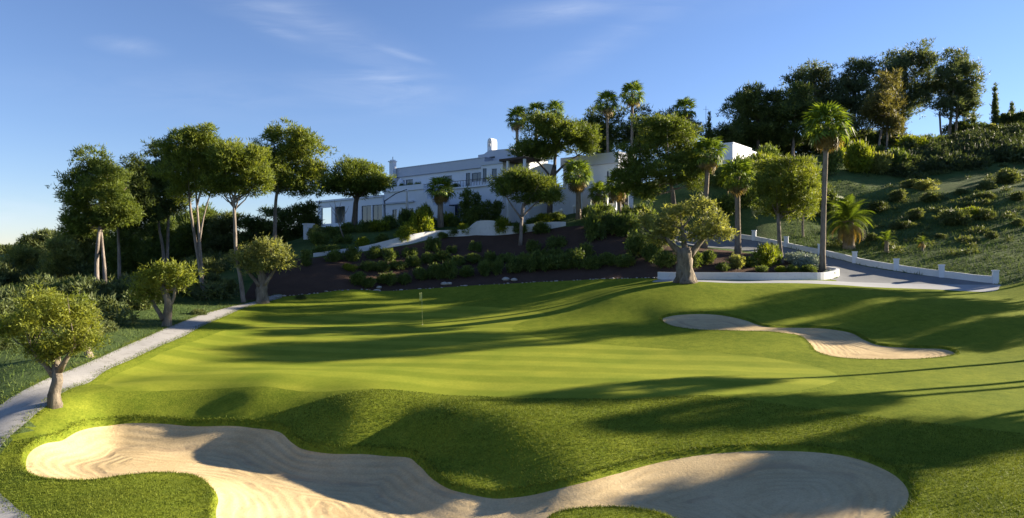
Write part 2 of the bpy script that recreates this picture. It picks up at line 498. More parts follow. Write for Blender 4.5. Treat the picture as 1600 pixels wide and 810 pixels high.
def tps_fit(p, z, lam):
    n = len(p)
    d = np.linalg.norm(p[:, None] - p[None], axis=2)
    K = np.where(d > 0, d * d * np.log(np.maximum(d, 1e-9)), 0) + lam * np.eye(n)
    Pm = np.hstack([np.ones((n, 1)), p])
    A = np.zeros((n + 3, n + 3)); A[:n, :n] = K; A[:n, n:] = Pm; A[n:, :n] = Pm.T
    return np.linalg.solve(A, np.concatenate([z, np.zeros(3)]))


TP = pts[:, :2] / SC
TW = tps_fit(TP, pts[:, 2], 2e-4)


def smooth(a, b, x):
    t = np.clip((x - a) / (b - a), 0, 1)
    return t * t * (3 - 2 * t)


def vnoise(x, y, seed=0):
    """cheap smooth value noise"""
    xi = np.floor(x).astype(np.int64); yi = np.floor(y).astype(np.int64)
    fx = x - xi; fy = y - yi
    fx = fx * fx * (3 - 2 * fx); fy = fy * fy * (3 - 2 * fy)

    def h(a, b):
        n = (a * 374761393 + b * 668265263 + seed * 974711) & 0x7fffffff
        n = ((n ^ (n >> 13)) * 1274126177) & 0x7fffffff
        return ((n ^ (n >> 16)) & 0xffff) / 65535.0
    return (h(xi, yi) * (1 - fx) + h(xi + 1, yi) * fx) * (1 - fy) + (h(xi, yi + 1) * (1 - fx) + h(xi + 1, yi + 1) * fx) * fy - .5


def base_z(x, y):
    x = np.atleast_1d(np.asarray(x, float)); y = np.atleast_1d(np.asarray(y, float))
    outz = np.empty(len(x))
    for i in range(0, len(x), 20000):
        q = np.stack([x[i:i + 20000], y[i:i + 20000]], 1) / SC
        d2 = ((q[:, None, :] - TP[None]) ** 2).sum(2)
        U = .5 * d2 * np.log(np.maximum(d2, 1e-18))
        outz[i:i + 20000] = U @ TW[:-3] + TW[-3] + q @ TW[-2:]
    r = np.hypot(x, y)
    rr = smooth(190, 330, r)
    hills = 2 + 3.0 * vnoise(x / 160., y / 160., 3) + 8 * smooth(250, 900, r) * (vnoise(x / 420., y / 420., 5) + .2) - 6 * smooth(300, 2500, r)
    z = np.clip(outz, -12, 45) * (1 - rr) + hills * rr
    amp = .035 + .25 * smooth(75, 110, r)
    z = z + amp * (vnoise(x / 3.3, y / 3.3, 1) + .5 * vnoise(x / 1.3, y / 1.3, 2))
    return z


def ray_ground(px, py, fn=None):
    """point of the terrain seen at a pixel"""
    Ds = np.concatenate([np.arange(10, 60, .1), np.arange(60, 400, .4)])
    X = (px - CX) / F * Ds; Zr = CAM_Z + (CY - py) / F * Ds
    zg = base_z(X, Ds)
    below = np.where(zg >= Zr)[0]
    k = below[0] if len(below) else len(Ds) - 1
    return X[k], Ds[k]


def catmull(P, closed, step):
    P = np.asarray(P, float); n = len(P); res = []
    segs = n if closed else n - 1
    for i in range(segs):
        p0 = P[(i - 1) % n] if closed else P[max(i - 1, 0)]
        p1 = P[i]; p2 = P[(i + 1) % n]
        p3 = P[(i + 2) % n] if closed else P[min(i + 2, n - 1)]
        L = np.linalg.norm(p2 - p1)
        k = max(1, int(math.ceil(L / step)))
        for j in range(k):
            t = j / k
            res.append(.5 * ((2 * p1) + (-p0 + p2) * t + (2 * p0 - 5 * p1 + 4 * p2 - p3) * t * t + (-p0 + 3 * p1 - 3 * p2 + p3) * t ** 3))
    if not closed: res.append(P[-1])
    return np.array(res)


def pxpoly(s):
    return np.array([ray_ground(*map(float, t.split(','))) for t in s.split()])


def inside(poly, x, y):
    r = np.zeros(len(x), bool)
    n = len(poly)
    bx = (x >= poly[:, 0].min()) & (x <= poly[:, 0].max()) & (y >= poly[:, 1].min()) & (y <= poly[:, 1].max())
    idx = np.where(bx)[0]
    if not len(idx): return r
    xs = x[idx]; ys = y[idx]; c = np.zeros(len(idx), bool)
    for i in range(n):
        x1, y1 = poly[i]; x2, y2 = poly[(i + 1) % n]
        if y1 == y2: continue
        hit = ((y1 > ys) != (y2 > ys)) & (xs < (x2 - x1) * (ys - y1) / (y2 - y1) + x1)
        c ^= hit
    r[idx] = c
    return r


def dist_poly(poly, x, y, lim=4.0):
    d = np.full(len(x), 1e9)
    idx = np.where((x > poly[:, 0].min() - lim) & (x < poly[:, 0].max() + lim) & (y > poly[:, 1].min() - lim) & (y < poly[:, 1].max() + lim))[0]
    if not len(idx): return d
    q = np.stack([x[idx], y[idx]], 1)
    best = np.full(len(idx), 1e9)
    for i in range(len(poly)):
        a = poly[i]; b = poly[(i + 1) % len(poly)]; ab = b - a
        L2 = max(ab @ ab, 1e-12)
        t = np.clip(((q - a) @ ab) / L2, 0, 1)
        dd = q - (a + t[:, None] * ab)
        best = np.minimum(best, (dd * dd).sum(1))
    d[idx] = np.sqrt(best)
    return d


FB = pxpoly("32,722 40,703 75,685 120,668 180,659 260,657 330,660 400,663 440,668 462,685 482,697 525,702 590,703 640,707 662,722 682,742 712,760 755,769 "
            "800,769 850,762 905,748 960,733 1010,719 1060,709 1120,702 1200,699 1290,703 1350,714 1400,735 1427,762 1426,785 1405,808 1370,832 1250,858 1120,855 1065,820 "
            "1030,805 985,797 930,796 890,800 862,809 845,840 800,880 650,900 500,900 380,880 335,835 328,800 332,775 322,757 300,746 255,741 200,745 150,752 100,754 60,748 38,738")
RB = pxpoly("1032,499 1045,492 1080,489 1130,491 1170,500 1200,509 1235,510 1280,511 1330,518 1355,530 1378,538 1420,541 1470,543 1495,549 1490,556 1450,561 1400,563 "
            "1340,562 1295,557 1272,548 1264,537 1250,526 1222,521 1195,519 1150,518 1090,516 1050,510")
PG = pxpoly("165,598 215,572 270,545 340,520 430,502 540,488 650,480 760,481 835,487 850,494 815,504 800,514 830,525 900,535 1000,543 1120,552 1220,563 1290,578 "
            "1310,594 1250,610 1100,618 900,623 700,618 500,613 320,610 220,612 180,608")
CPATH = pxpoly("432,462 392,474 360,480 320,490 290,501 240,522 190,544 140,566 90,586 50,604 0,634 -60,675 -110,725 -140,790 -140,850 -40,900 48,815 22,792 0,772 -14,745 -10,718 "
               "4,697 25,674 55,648 80,629 112,607 160,583 215,558 265,535 310,513 350,495 388,480 440,466")
SOIL = pxpoly("385,470 422,467 500,460 600,455 700,450 800,444 900,439 1000,436 1030,436 1100,436 1200,437 1290,437 1302,433 1285,425 1240,411 1180,398 1110,389 1050,386 1000,362 940,354 "
              "880,357 800,367 720,369 640,386 560,397 490,404 440,408 405,432 388,455")
DRIVE = pxpoly("1200,438 1300,438 1318,444 1450,447 1520,449 1553,446 1540,439 1480,435 1410,427 1345,415 1285,401 1235,389 1180,377 1140,371 1090,368 1050,362 1030,372 1060,384 1110,387 "
               "1180,395 1240,408 1290,424 1308,433 1296,436")
APRON = pxpoly("1028,438 1100,438 1200,439 1310,440 1400,444 1480,446 1556,445 1562,449 1545,456 1450,452 1310,446 1200,443 1100,441 1028,441")
FAIR = np.vstack([pxpoly("20,690 -16,730 -10,765 40,830 40,900"), [[-14, 8], [0, -25], [70, -15], [95, 20], [95, 62], [62, 66]],
                  pxpoly("1570,447 1540,447 1320,439 1200,438 1030,436 1000,434 800,441 600,452 430,463 390,476 340,495 260,532 160,578 90,618")])
polys = dict(FB=catmull(FB, True, .22), RB=catmull(RB, True, .3), PG=catmull(PG, True, .5), CPATH=catmull(CPATH, True, .5), SOIL=catmull(SOIL, True, .6),
             DRIVE=catmull(DRIVE, True, .6), APRON=catmull(APRON, True, .5), FAIR=catmull(FAIR, False, 1.0))


def inset(poly, d):
    n = len(poly)
    area = .5 * np.sum(poly[:, 0] * np.roll(poly[:, 1], -1) - np.roll(poly[:, 0], -1) * poly[:, 1])
    t = np.roll(poly, -1, 0) - np.roll(poly, 1, 0)
    t /= np.maximum(np.linalg.norm(t, axis=1), 1e-9)[:, None]
    nrm = np.stack([-t[:, 1], t[:, 0]], 1) * (1 if area > 0 else -1)
    return poly + nrm * d


FBI = inset(polys['FB'], .16); RBI = inset(polys['RB'], .16)


def ground_z(x, y):
    x = np.atleast_1d(np.asarray(x, float)); y = np.atleast_1d(np.asarray(y, float))
    z = base_z(x, y)
    for outer, inner, dep, lip in ((polys['FB'], FBI, .26, .06), (polys['RB'], RBI, .10, .04)):
        do = dist_poly(outer, x, y); ins = inside(outer, x, y)
        z = z + np.where(ins, 0, lip * np.exp(-(do / .55) ** 2))
        k = np.clip(do / .16, 0, 1)
        z = z + np.where(ins, lip * (1 - k) - .10 * k - dep * smooth(.1, 1.8, do), 0)
    return z


def gz(x, y):
    return float(ground_z([x], [y])[0])


def on_ground(px, D):
    x = (px - CX) / F * D
    return Vector((x, D, gz(x, D)))
# ------------------------------------------------------------------ the ground as one conforming triangulation, split by surface
verts2 = []; edges2 = []
for key, pl in list(polys.items()) + [('fbi', FBI), ('rbi', RBI)]:
    o = len(verts2); n = len(pl)
    verts2 += [Vector((float(a), float(b))) for a, b in pl]
    if key == 'FAIR':
        edges2 += [(o + i, o + i + 1) for i in range(n - 1)]
    else:
        edges2 += [(o + i, o + (i + 1) % n) for i in range(n)]
gp = []
q = .0135
r = 9.0
while r < 300:
    s = r * q
    th = np.arange(-R(60), R(60), q) + RNG.random() * q
    gp.append(np.stack([np.sin(th) * r, np.cos(th) * r], 1) + RNG.normal(0, s * .12, (len(th), 2)))
    r *= 1 + q
while r < 7000:
    th = np.arange(-R(180), R(180), .05)
    gp.append(np.stack([np.sin(th) * r, np.cos(th) * r], 1))
    r *= 1.12
for r in (1, 5, 12, 20, 30, 45, 65, 90, 120, 160, 210, 265):
    th = np.arange(R(62), R(298), min(.6, 6. / r + .04))
    gp.append(np.stack([np.sin(th) * r, np.cos(th) * r], 1))
gp = np.vstack(gp)
keep = np.ones(len(gp), bool)
rad = np.hypot(gp[:, 0], gp[:, 1])
for pl in list(polys.values()):
    keep &= dist_poly(pl, gp[:, 0], gp[:, 1], 1.0) > np.clip(rad * q * .5, .08, .5)
for pl in (FBI, RBI):
    keep &= dist_poly(pl, gp[:, 0], gp[:, 1], 1.0) > .12
gp = gp[keep]
verts2 += [Vector((float(a), float(b))) for a, b in gp]
cv, ce, cfaces, _, _, _ = delaunay_2d_cdt(verts2, edges2, [], 0, 1e-5)
GV = np.array([(v.x, v.y) for v in cv]); GT = np.array([f for f in cfaces if len(f) == 3], dtype=np.int32)
GZ = ground_z(GV[:, 0], GV[:, 1])
cen = GV[GT].mean(1)
cls = np.zeros(len(GT), int)
cls[inside(polys['FAIR'], cen[:, 0], cen[:, 1])] = 1
cls[inside(polys['SOIL'], cen[:, 0], cen[:, 1])] = 2
cls[inside(polys['DRIVE'], cen[:, 0], cen[:, 1])] = 3
cls[inside(polys['APRON'], cen[:, 0], cen[:, 1])] = 4
cls[inside(polys['CPATH'], cen[:, 0], cen[:, 1])] = 5
cls[inside(polys['PG'], cen[:, 0], cen[:, 1])] = 6
cls[inside(polys['FB'], cen[:, 0], cen[:, 1])] = 1
cls[inside(polys['RB'], cen[:, 0], cen[:, 1])] = 1
cls[inside(FBI, cen[:, 0], cen[:, 1])] = 7
cls[inside(RBI, cen[:, 0], cen[:, 1])] = 8
V3 = np.column_stack([GV, GZ])
a = V3[GT[:, 0]]; fn = np.cross(V3[GT[:, 1]] - a, V3[GT[:, 2]] - a)
flip = fn[:, 2] < 0
GT[flip] = GT[flip][:, ::-1]; fn[flip] *= -1
VN = np.zeros_like(V3)
for k in range(3): np.add.at(VN, GT[:, k], fn)
VN /= np.maximum(np.linalg.norm(VN, axis=1), 1e-9)[:, None]
for k, (name, mat) in enumerate([('hillside', 'hill'), ('fairway', 'fairway'), ('soil_bank', 'soil'), ('driveway', 'drive'), ('concrete_apron', 'apron'), ('cart_path', 'path'),
                                 ('putting_green', 'green'), ('front_bunker_sand', 'sand'), ('rear_bunker_sand', 'sand')]):
    T = GT[cls == k]
    if not len(T): continue
    u, inv = np.unique(T, return_inverse=True)
    me = mesh_np(name, V3[u], inv.reshape(-1, 3), M[mat], True)
    if 'sand' in name:
        pe = polys['FB'] if k == 7 else polys['RB']
        at_ = me.attributes.new('edge', 'FLOAT', 'POINT'); at_.data.foreach_set('value', dist_poly(pe, V3[u][:, 0], V3[u][:, 1]).astype(np.float32))
    me.normals_split_custom_set_from_vertices(VN[u].tolist())
    tag(link(name, me), kind='structure')
# ------------------------------------------------------------------ foliage


def unit(n, rng):
    v = rng.normal(size=(n, 3)); return v / np.linalg.norm(v, axis=1)[:, None]


def foliage(lobes, llen, lw, cover=1.6, clump=.25, seed=0, up=.35, spiky=.5, ragged=1.0, flat=.75, split=0):
    """lobes: (centre xyz, radii xyz). Many leaf-sized triangles in clumps spread through the lobes."""
    rng = np.random.default_rng(seed)
    Vs = []
    if split:
        sub = []
        for c, rd in lobes:
            rd = np.asarray(rd, float)
            for j in range(split):
                u_ = unit(1, rng)[0] * rd * (rng.uniform(.35, .68) if split < 6 else rng.uniform(.35, .85))
                s_ = rng.uniform(.42, .66) if split < 6 else rng.uniform(.26, .50)
                sub.append((np.asarray(c) + u_, rd * np.array([s_, s_, s_ * .72])))
            sub.append((np.asarray(c), rd * (.55 if split < 6 else .42)))
        lobes = sub
    for c, rd in lobes:
        c = np.asarray(c, float); rd = np.asarray(rd, float)
        rm = float(np.mean(rd))
        area = 4 * math.pi * (rd[0] * rd[1] + rd[1] * rd[2] + rd[0] * rd[2]) / 3
        n = int(cover * area / (.5 * llen * lw))
        cr = max(clump * rm, llen * 1.1)
        nc = max(10, int(2.2 * area / (math.pi * cr * cr)))
        d = unit(nc, rng)
        rr = .5 + .5 * rng.random(nc) ** .6
        rr *= 1 + ragged * .22 * (rng.random(nc) ** 3) * 1.6
        rr *= 1 + .10 * ragged * np.sin(4 * d[:, 0] + 3 * d[:, 2] + seed)
        cc = c + d * rd * rr[:, None]
        csz = cr * (.55 + .75 * rng.random(nc))
        wgt = csz ** 2
        k = rng.choice(nc, n, p=wgt / wgt.sum())
        off = rng.normal(size=(n, 3)) * np.array([1, 1, flat]) * .42
        p = cc[k] + off * csz[k][:, None]
        outd = d[k] * .7 + off * .9
        dirv = outd * spiky + unit(n, rng) * .65 + np.array([0, 0, up])
        dirv /= np.linalg.norm(dirv, axis=1)[:, None]
        side = np.cross(dirv, unit(n, rng)); side /= np.maximum(np.linalg.norm(side, axis=1), 1e-6)[:, None]
        L = llen * (.45 + 1.1 * rng.random(n)); W = lw * (.5 + 1.0 * rng.random(n))
        a = p - side * W[:, None] * .5; b = p + side * W[:, None] * .5; t = p + dirv * L[:, None]
        Vs.append(np.stack([a, b, t], 1).reshape(-1, 3))
    V = np.vstack(Vs)
    return V, np.arange(len(V)).reshape(-1, 3)


def pxlobes(lobes, D, base, rng, depth=.45):
    res = []
    for (cx, cy, rx, ry) in lobes:
        dd = rng.uniform(-depth, depth) * rx * D / F
        c = P3(cx, cy, D + dd); rx *= 1.26; ry *= 1.22
        k = (D + dd) / F
        res.append((c - np.array(base), (rx * k, (rx * .55 + ry * .45) * k, ry * k)))
    return res


def tree(name, label, cat, mat, bark, D, px, trunks, lobes, group=None, seed=0, lf=(.0045, .0013), cover=1.6, limbs=2, **kw):
    rng = np.random.default_rng(seed + 100)
    base = on_ground(px, D)
    root = empty(name, base, 0, label, cat, group)
    mb = MB()
    tops = []
    for (path, w0, w1) in trunks:
        pts = []
        for i, (x, y) in enumerate(path):
            p = P3(x, y, D + (rng.uniform(-.3, .3) if i else 0))
            pts.append(Vector(p) - base)
        if len(trunks) == 1 or path is trunks[0][0]:
            pts[0].z = -.35
        # subdivide
        pp = catmull(np.array([tuple(p) for p in pts]), False, 1.0)
        n = len(pp)
        k = D / F
        tk = 1.0 if 'olive' in name else .8
        rads = [(w0 + (w1 - w0) * (i / (n - 1))) * .5 * k * tk * (1.25 if i == 0 else 1) for i in range(n)]
        mb.tube(pp, rads, 9, True, (.17 if 'olive' in name else .06))
        tops.append((Vector(pp[-1]), Vector(pp[int(n * .72)]), rads[-1]))
    wl = pxlobes(lobes, D, base, rng)
    for li, (c, rd) in enumerate(wl):
        tp, md, r0 = min(tops, key=lambda t: (t[0] - Vector(c)).length)
        for j in range(limbs):
            d = unit(1, rng)[0] * np.array(rd) * .6
            e = Vector(c + d)
            s = md.lerp(tp, rng.uniform(.3, 1.0))
            m = s.lerp(e, .5) + Vector((0, 0, -.12 * (e - s).length + rng.uniform(-.1, .1)))
            mb.tube([s, m, e], [r0 * .75, r0 * .45, r0 * .15], 5, True)
    mb.build('trunk', M[bark], root)
    kw.setdefault('split', 2 if 'olive' in name else 4 if 'stone' in name else 8); kw['ragged'] = kw.get('ragged', 1.0) * 1.7
    V, T = foliage(wl, lf[0] * D, lf[1] * D, cover * (.62 if kw['split'] < 6 else .60), seed=seed, **kw)
    link('crown', mesh_np('crown', V, T, M[mat]), root)
    return root


LP = 'tall pines on the left of the green'
tree('pine_tree', 'leftmost tall pine with a leaning pale trunk and ragged dark crown', 'tree', 'pine_mid', 'bark_pine', 66, 154,
     [([(154, 462), (151, 420), (153, 380), (158, 330), (155, 300)], 9, 4), ([(166, 462), (163, 420), (160, 385), (156, 340)], 8, 4)],
     [(150, 282, 44, 34), (122, 318, 28, 22), (172, 305, 34, 40), (148, 342, 36, 20), (112, 345, 16, 14), (165, 262, 26, 16), (130, 290, 26, 26), (185, 335, 24, 22), (125, 355, 22, 14)], LP, 1)
tree('pine_tree', 'slim pine with dark crown just right of the leftmost pine', 'tree', 'pine_dark', 'bark_pine', 74, 187,
     [([(187, 450), (186, 400), (185, 350), (192, 310)], 7, 3)],
     [(200, 288, 34, 36), (218, 325, 30, 30), (190, 330, 26, 26), (228, 300, 18, 30), (210, 350, 26, 18), (180, 350, 22, 16)], LP, 2)
tree('pine_tree', 'dark pine on two thin forked trunks in the middle of the left group', 'tree', 'pine_dark', 'bark_pine', 78, 259,
     [([(259, 412), (254, 385), (248, 350), (252, 310)], 7, 3), ([(261, 412), (262, 380), (263, 340), (262, 300)], 7, 3)],
     [(250, 285, 40, 40), (225, 292, 26, 30), (262, 252, 26, 26), (240, 325, 34, 20), (272, 310, 20, 30)], LP, 3)
tree('pine_tree', 'tall pine with white forked trunks leaning apart above the cart path', 'tree', 'pine', 'bark_pine', 64, 320,
     [([(320, 450), (312, 415), (305, 375), (298, 330), (295, 300)], 9, 4), ([(316, 432), (313, 395), (310, 350), (306, 300)], 7, 3), ([(311, 385), (318, 340), (328, 305)], 4, 2)],
     [(302, 226, 38, 30), (276, 255, 30, 30), (312, 268, 38, 34), (340, 258, 22, 32), (290, 290, 30, 20), (318, 212, 22, 14)], LP, 4)
tree('pine_tree', 'pine with single pale trunk beside the top end of the cart path', 'tree', 'pine', 'bark_pine', 63.5, 381,
     [([(381, 464), (376, 435), (369, 400), (367, 350), (365, 305)], 9, 5)],
     [(365, 234, 36, 26), (346, 270, 30, 32), (386, 264, 32, 36), (345, 295, 24, 16), (375, 292, 26, 16), (398, 245, 18, 22), (408, 275, 16, 26)], LP, 5)
tree('pine_tree', 'feathery bright pine with short trunk at the right end of the left group', 'tree', 'pine', 'bark_pine', 80, 429,
     [([(429, 374), (430, 340), (432, 305), (440, 280)], 9, 5)],
     [(446, 226, 36, 28), (474, 246, 30, 32), (430, 258, 28, 30), (458, 284, 42, 18), (488, 272, 18, 18), (428, 212, 16, 14), (476, 218, 14, 14), (500, 260, 12, 10), (412, 252, 18, 28), (440, 290, 24, 14)], LP, 6, ragged=1.7)

OG = 'old olive trees'
tree('olive_tree', 'bright olive with gnarled lit trunk beside the cart path in the foreground', 'olive tree', 'olive_y', 'bark_olive', 28, 88,
     [([(88, 634), (84, 615), (91, 595), (88, 570), (86, 545)], 19, 10), ([(84, 588), (72, 572), (60, 562), (50, 545)], 8, 4), ([(92, 580), (104, 560), (118, 540)], 9, 4)],
     [(85, 478, 44, 30), (32, 505, 32, 22), (120, 502, 32, 34), (60, 535, 32, 20), (98, 535, 32, 22), (60, 475, 26, 22), (128, 535, 24, 18), (12, 522, 18, 14), (78, 560, 20, 12)],
     OG, 21, lf=(.0048, .0017), cover=1.5, clump=.36, up=.2, ragged=1.4)
tree('olive_tree', 'small olive with a leaning trunk half hidden behind the foreground olive', 'olive tree', 'olive', 'bark_olive', 37, 142,
     [([(142, 558), (134, 540), (128, 520)], 14, 6)],
     [(138, 500, 20, 26), (122, 520, 20, 18), (150, 520, 12, 14)], OG, 22, lf=(.0048, .0017), cover=1.4, clump=.36, up=.2)
tree('olive_tree', 'olive with yellow-green crown and forked trunk halfway up the cart path', 'olive tree', 'olive_y', 'bark_olive', 49.5, 259,
     [([(259, 514), (262, 495), (262, 470), (254, 448)], 15, 8), ([(262, 485), (272, 465), (274, 445)], 6, 3), ([(255, 500), (242, 478), (230, 455)], 7, 3)],
     [(272, 425, 26, 20), (242, 426, 24, 18), (258, 445, 26, 14), (286, 440, 14, 16), (222, 450, 18, 24)], OG, 23, lf=(.0048, .0017), cover=1.5, clump=.36, up=.2, ragged=1.4)
tree('olive_tree', 'round pale olive where the cart path meets the soil bank', 'olive tree', 'olive', 'bark_olive', 64, 409,
     [([(410, 472), (409, 455), (412, 440), (404, 420)], 20, 10), ([(411, 447), (424, 430), (434, 415)], 7, 3), ([(406, 447), (392, 430), (382, 415)], 7, 3)],
     [(414, 393, 36, 22), (378, 405, 20, 18), (440, 402, 18, 18), (405, 412, 34, 14), (420, 380, 24, 12)], OG, 24, lf=(.0046, .0016), cover=1.5, clump=.36, up=.2, ragged=1.4)
tree('olive_tree', 'largest olive with thick hollow trunk in front of the white planter wall', 'olive tree', 'olive', 'bark_olive', 62, 1072,
     [([(1072, 444), (1070, 428), (1070, 408), (1066, 388)], 31, 22), ([(1066, 400), (1052, 385), (1040, 372)], 12, 5), ([(1075, 400), (1090, 384), (1104, 368)], 12, 5),
      ([(1070, 395), (1068, 375), (1066, 355)], 10, 5), ([(1058, 444), (1062, 430), (1065, 415)], 10, 8), ([(1086, 444), (1080, 428), (1076, 412)], 9, 7)],
     [(1044, 344, 26, 22), (1014, 358, 24, 22), (1112, 342, 27, 26), (1068, 328, 22, 14), (1124, 364, 18, 14), (1036, 372, 24, 11), (1094, 362, 20, 12), (1098, 322, 16, 11)],
     OG, 25, lf=(.0046, .0016), cover=1.55, clump=.34, up=.2, ragged=1.4)

tree('stone_pine', 'rounded stone pine in front of the low left wing of the white house', 'tree', 'pine_mid', 'bark_dark', 89, 553,
     [([(553, 355), (555, 335), (556, 318), (560, 300)], 13, 8)],
     [(558, 278, 46, 20), (526, 290, 22, 16), (592, 286, 22, 20), (558, 264, 32, 13), (558, 297, 40, 12)], None, 31, clump=.36)
tree('stone_pine', 'flat-topped stone pine with slim grey trunk rising from the middle of the bank', 'tree', 'pine_mid', 'bark_pine', 82, 813,
     [([(813, 394), (814, 365), (815, 340), (818, 318)], 8, 6), ([(815, 342), (800, 322), (790, 305)], 4, 2), ([(816, 338), (835, 320), (850, 306)], 4, 2)],
     [(824, 288, 44, 20), (788, 294, 22, 16), (860, 300, 17, 18), (818, 274, 30, 11), (840, 306, 24, 12)], None, 32, clump=.36)
tree('stone_pine', 'wide umbrella pine with bare limbs over the terrace beside the bell gable', 'tree', 'pine_mid', 'bark_dark', 92, 858,
     [([(858, 342), (860, 310), (862, 280), (866, 262)], 12, 8), ([(863, 280), (845, 258), (830, 245)], 5, 3), ([(864, 275), (885, 255), (905, 242)], 5, 3), ([(866, 262), (868, 245), (870, 230)], 6, 3)],
     [(868, 214, 56, 22), (828, 230, 30, 16), (906, 218, 30, 18), (868, 196, 38, 12), (850, 238, 34, 12), (925, 225, 14, 18)], None, 33, clump=.34)
tree('pine_tree', 'big dense dark pine behind the thick-trunked olive', 'tree', 'pine_mid', 'bark_pine', 82, 1050,
     [([(1050, 372), (1051, 335), (1050, 300), (1046, 270)], 8, 5), ([(1058, 365), (1056, 330), (1052, 295)], 5, 3)],
     [(1040, 214, 48, 28), (1002, 250, 28, 32), (1076, 244, 28, 32), (1034, 264, 50, 26), (1046, 196, 32, 14), (990, 268, 24, 26), (984, 292, 18, 16), (1070, 278, 26, 18), (1010, 300, 26, 14)], None, 34, clump=.34)
tree('pine_tree', 'yellow-green young pine with grey trunk inside the planter beside the drive', 'tree', 'pine', 'bark_pine', 73.5, 1222,
     [([(1222, 416), (1219, 390), (1217, 360), (1216, 330)], 10, 6)],
     [(1222, 280, 40, 34), (1198, 300, 26, 32), (1246, 300, 26, 34), (1222, 326, 32, 18), (1225, 255, 26, 14), (1262, 285, 12, 24)], None, 35, ragged=1.5)
tree('pine_tree', 'narrow yellow-green pine with white trunk behind the drive wall', 'tree', 'pine', 'bark_pine', 86, 1255,
     [([(1255, 376), (1254, 350), (1256, 320)], 5, 4)], [(1258, 285, 20, 34), (1250, 315, 16, 18)], None, 36)

BG = 'trees on the rise behind the house'
for i, (lab, D, px, lobes, mat) in enumerate([
        ('rounded dark tree behind the left one of the two tallest slender palms', 126, 935, [(930, 205, 26, 30), (948, 195, 24, 26), (915, 215, 16, 18), (940, 228, 30, 18)], 'pine_dark'),
        ('greyish tree behind the right one of the two tallest slender palms', 128, 1000, [(1000, 200, 28, 24), (985, 222, 28, 20), (1015, 215, 22, 22)], 'pine_blue'),
        ('dark low tree under the short palm above the big pine', 124, 1058, [(1040, 190, 26, 14), (1065, 198, 26, 16), (1050, 210, 40, 14)], 'pine_dark'),
        ('small dark tree left of the white box-shaped annex', 126, 1132, [(1130, 205, 20, 18), (1142, 215, 16, 14), (1120, 215, 14, 12)], 'pine_dark')]):
    tree('broadleaf_tree', lab, 'tree', mat, 'bark_dark', D, px, [([(px, 262), (px, 240), (px, 220)], 6, 4)], lobes, BG, 41 + i, limbs=1)

HG = 'pines along the crest of the right hill'
tree('pine_tree', 'broad dome-shaped dark tree at the left end of the hilltop pines', 'tree', 'pine_dark', 'bark_dark', 128, 1184,
     [([(1186, 238), (1184, 215), (1182, 190)], 7, 5)], [(1180, 172, 36, 34), (1158, 192, 20, 22), (1205, 180, 28, 34), (1190, 205, 34, 16), (1195, 152, 24, 16)], HG, 51, clump=.32)
tree('pine_tree', 'broad olive-dark tree joined to the right of the dome-shaped hilltop tree', 'tree', 'pine_dark', 'bark_pine', 127, 1238,
     [([(1238, 244), (1240, 215), (1240, 190)], 6, 4)], [(1236, 172, 30, 34), (1256, 185, 26, 32), (1232, 205, 34, 18), (1245, 150, 20, 16)], HG, 52, clump=.32)
tree('pine_tree', 'airy small-crowned pine showing sky through it, left of the hilltop skyline', 'tree', 'pine_blue', 'bark_dark', 140, 1282,
     [([(1282, 240), (1280, 200), (1276, 160), (1272, 130)], 6, 3)], [(1262, 120, 24, 17), (1284, 118, 18, 14), (1280, 142, 20, 16), (1250, 138, 14, 12), (1300, 150, 18, 20), (1275, 170, 26, 22)], HG, 53, ragged=1.8)
tree('pine_tree', 'second skyline pine with pointed twin tops', 'tree', 'pine_blue', 'bark_dark', 138, 1336,
     [([(1336, 240), (1336, 200), (1334, 150), (1336, 115)], 7, 3)], [(1342, 112, 20, 22), (1320, 128, 20, 18), (1352, 140, 20, 20), (1315, 155, 24, 22), (1338, 168, 32, 22), (1335, 200, 34, 18)], HG, 54, ragged=1.8)
tree('pine_tree', 'tallest skyline pine on the right hill', 'tree', 'pine_blue', 'bark_dark', 140, 1410,
     [([(1408, 238), (1410, 190), (1414, 140), (1416, 100)], 8, 3)],
     [(1418, 90, 26, 22), (1396, 108, 20, 16), (1440, 108, 18, 20), (1408, 130, 30, 20), (1440, 145, 24, 20), (1420, 165, 32, 20), (1385, 140, 18, 24)], HG, 55, ragged=1.8)
tree('pine_tree', 'rightmost big skyline pine with bare trunks below its crown', 'tree', 'pine_blue', 'bark_pine', 136, 1484,
     [([(1480, 226), (1484, 200), (1488, 160), (1492, 120)], 6, 3), ([(1492, 226), (1494, 200), (1496, 160)], 5, 3), ([(1474, 228), (1470, 205), (1468, 175)], 5, 3)],
     [(1496, 105, 20, 24), (1512, 128, 18, 24), (1474, 122, 18, 20), (1490, 145, 34, 20), (1516, 152, 14, 16), (1478, 165, 28, 14), (1505, 172, 22, 12)], HG, 56, ragged=1.5)
tree('pine_tree', 'brownish-olive pine with two white trunks in front of the skyline pines', 'tree', 'pine_brown', 'bark_pine', 126, 1378,
     [([(1376, 244), (1374, 222), (1380, 195), (1384, 170)], 5, 3), ([(1384, 244), (1386, 222), (1386, 190)], 4, 3)],
     [(1386, 135, 20, 20), (1378, 160, 26, 22), (1394, 165, 20, 24), (1376, 188, 28, 20), (1398, 195, 18, 16)], HG, 57, ragged=1.4)

# off to the right of the picture: the pines whose long shadows lie across the green and the bunker
SG = 'pines beyond the right end of the fairway'


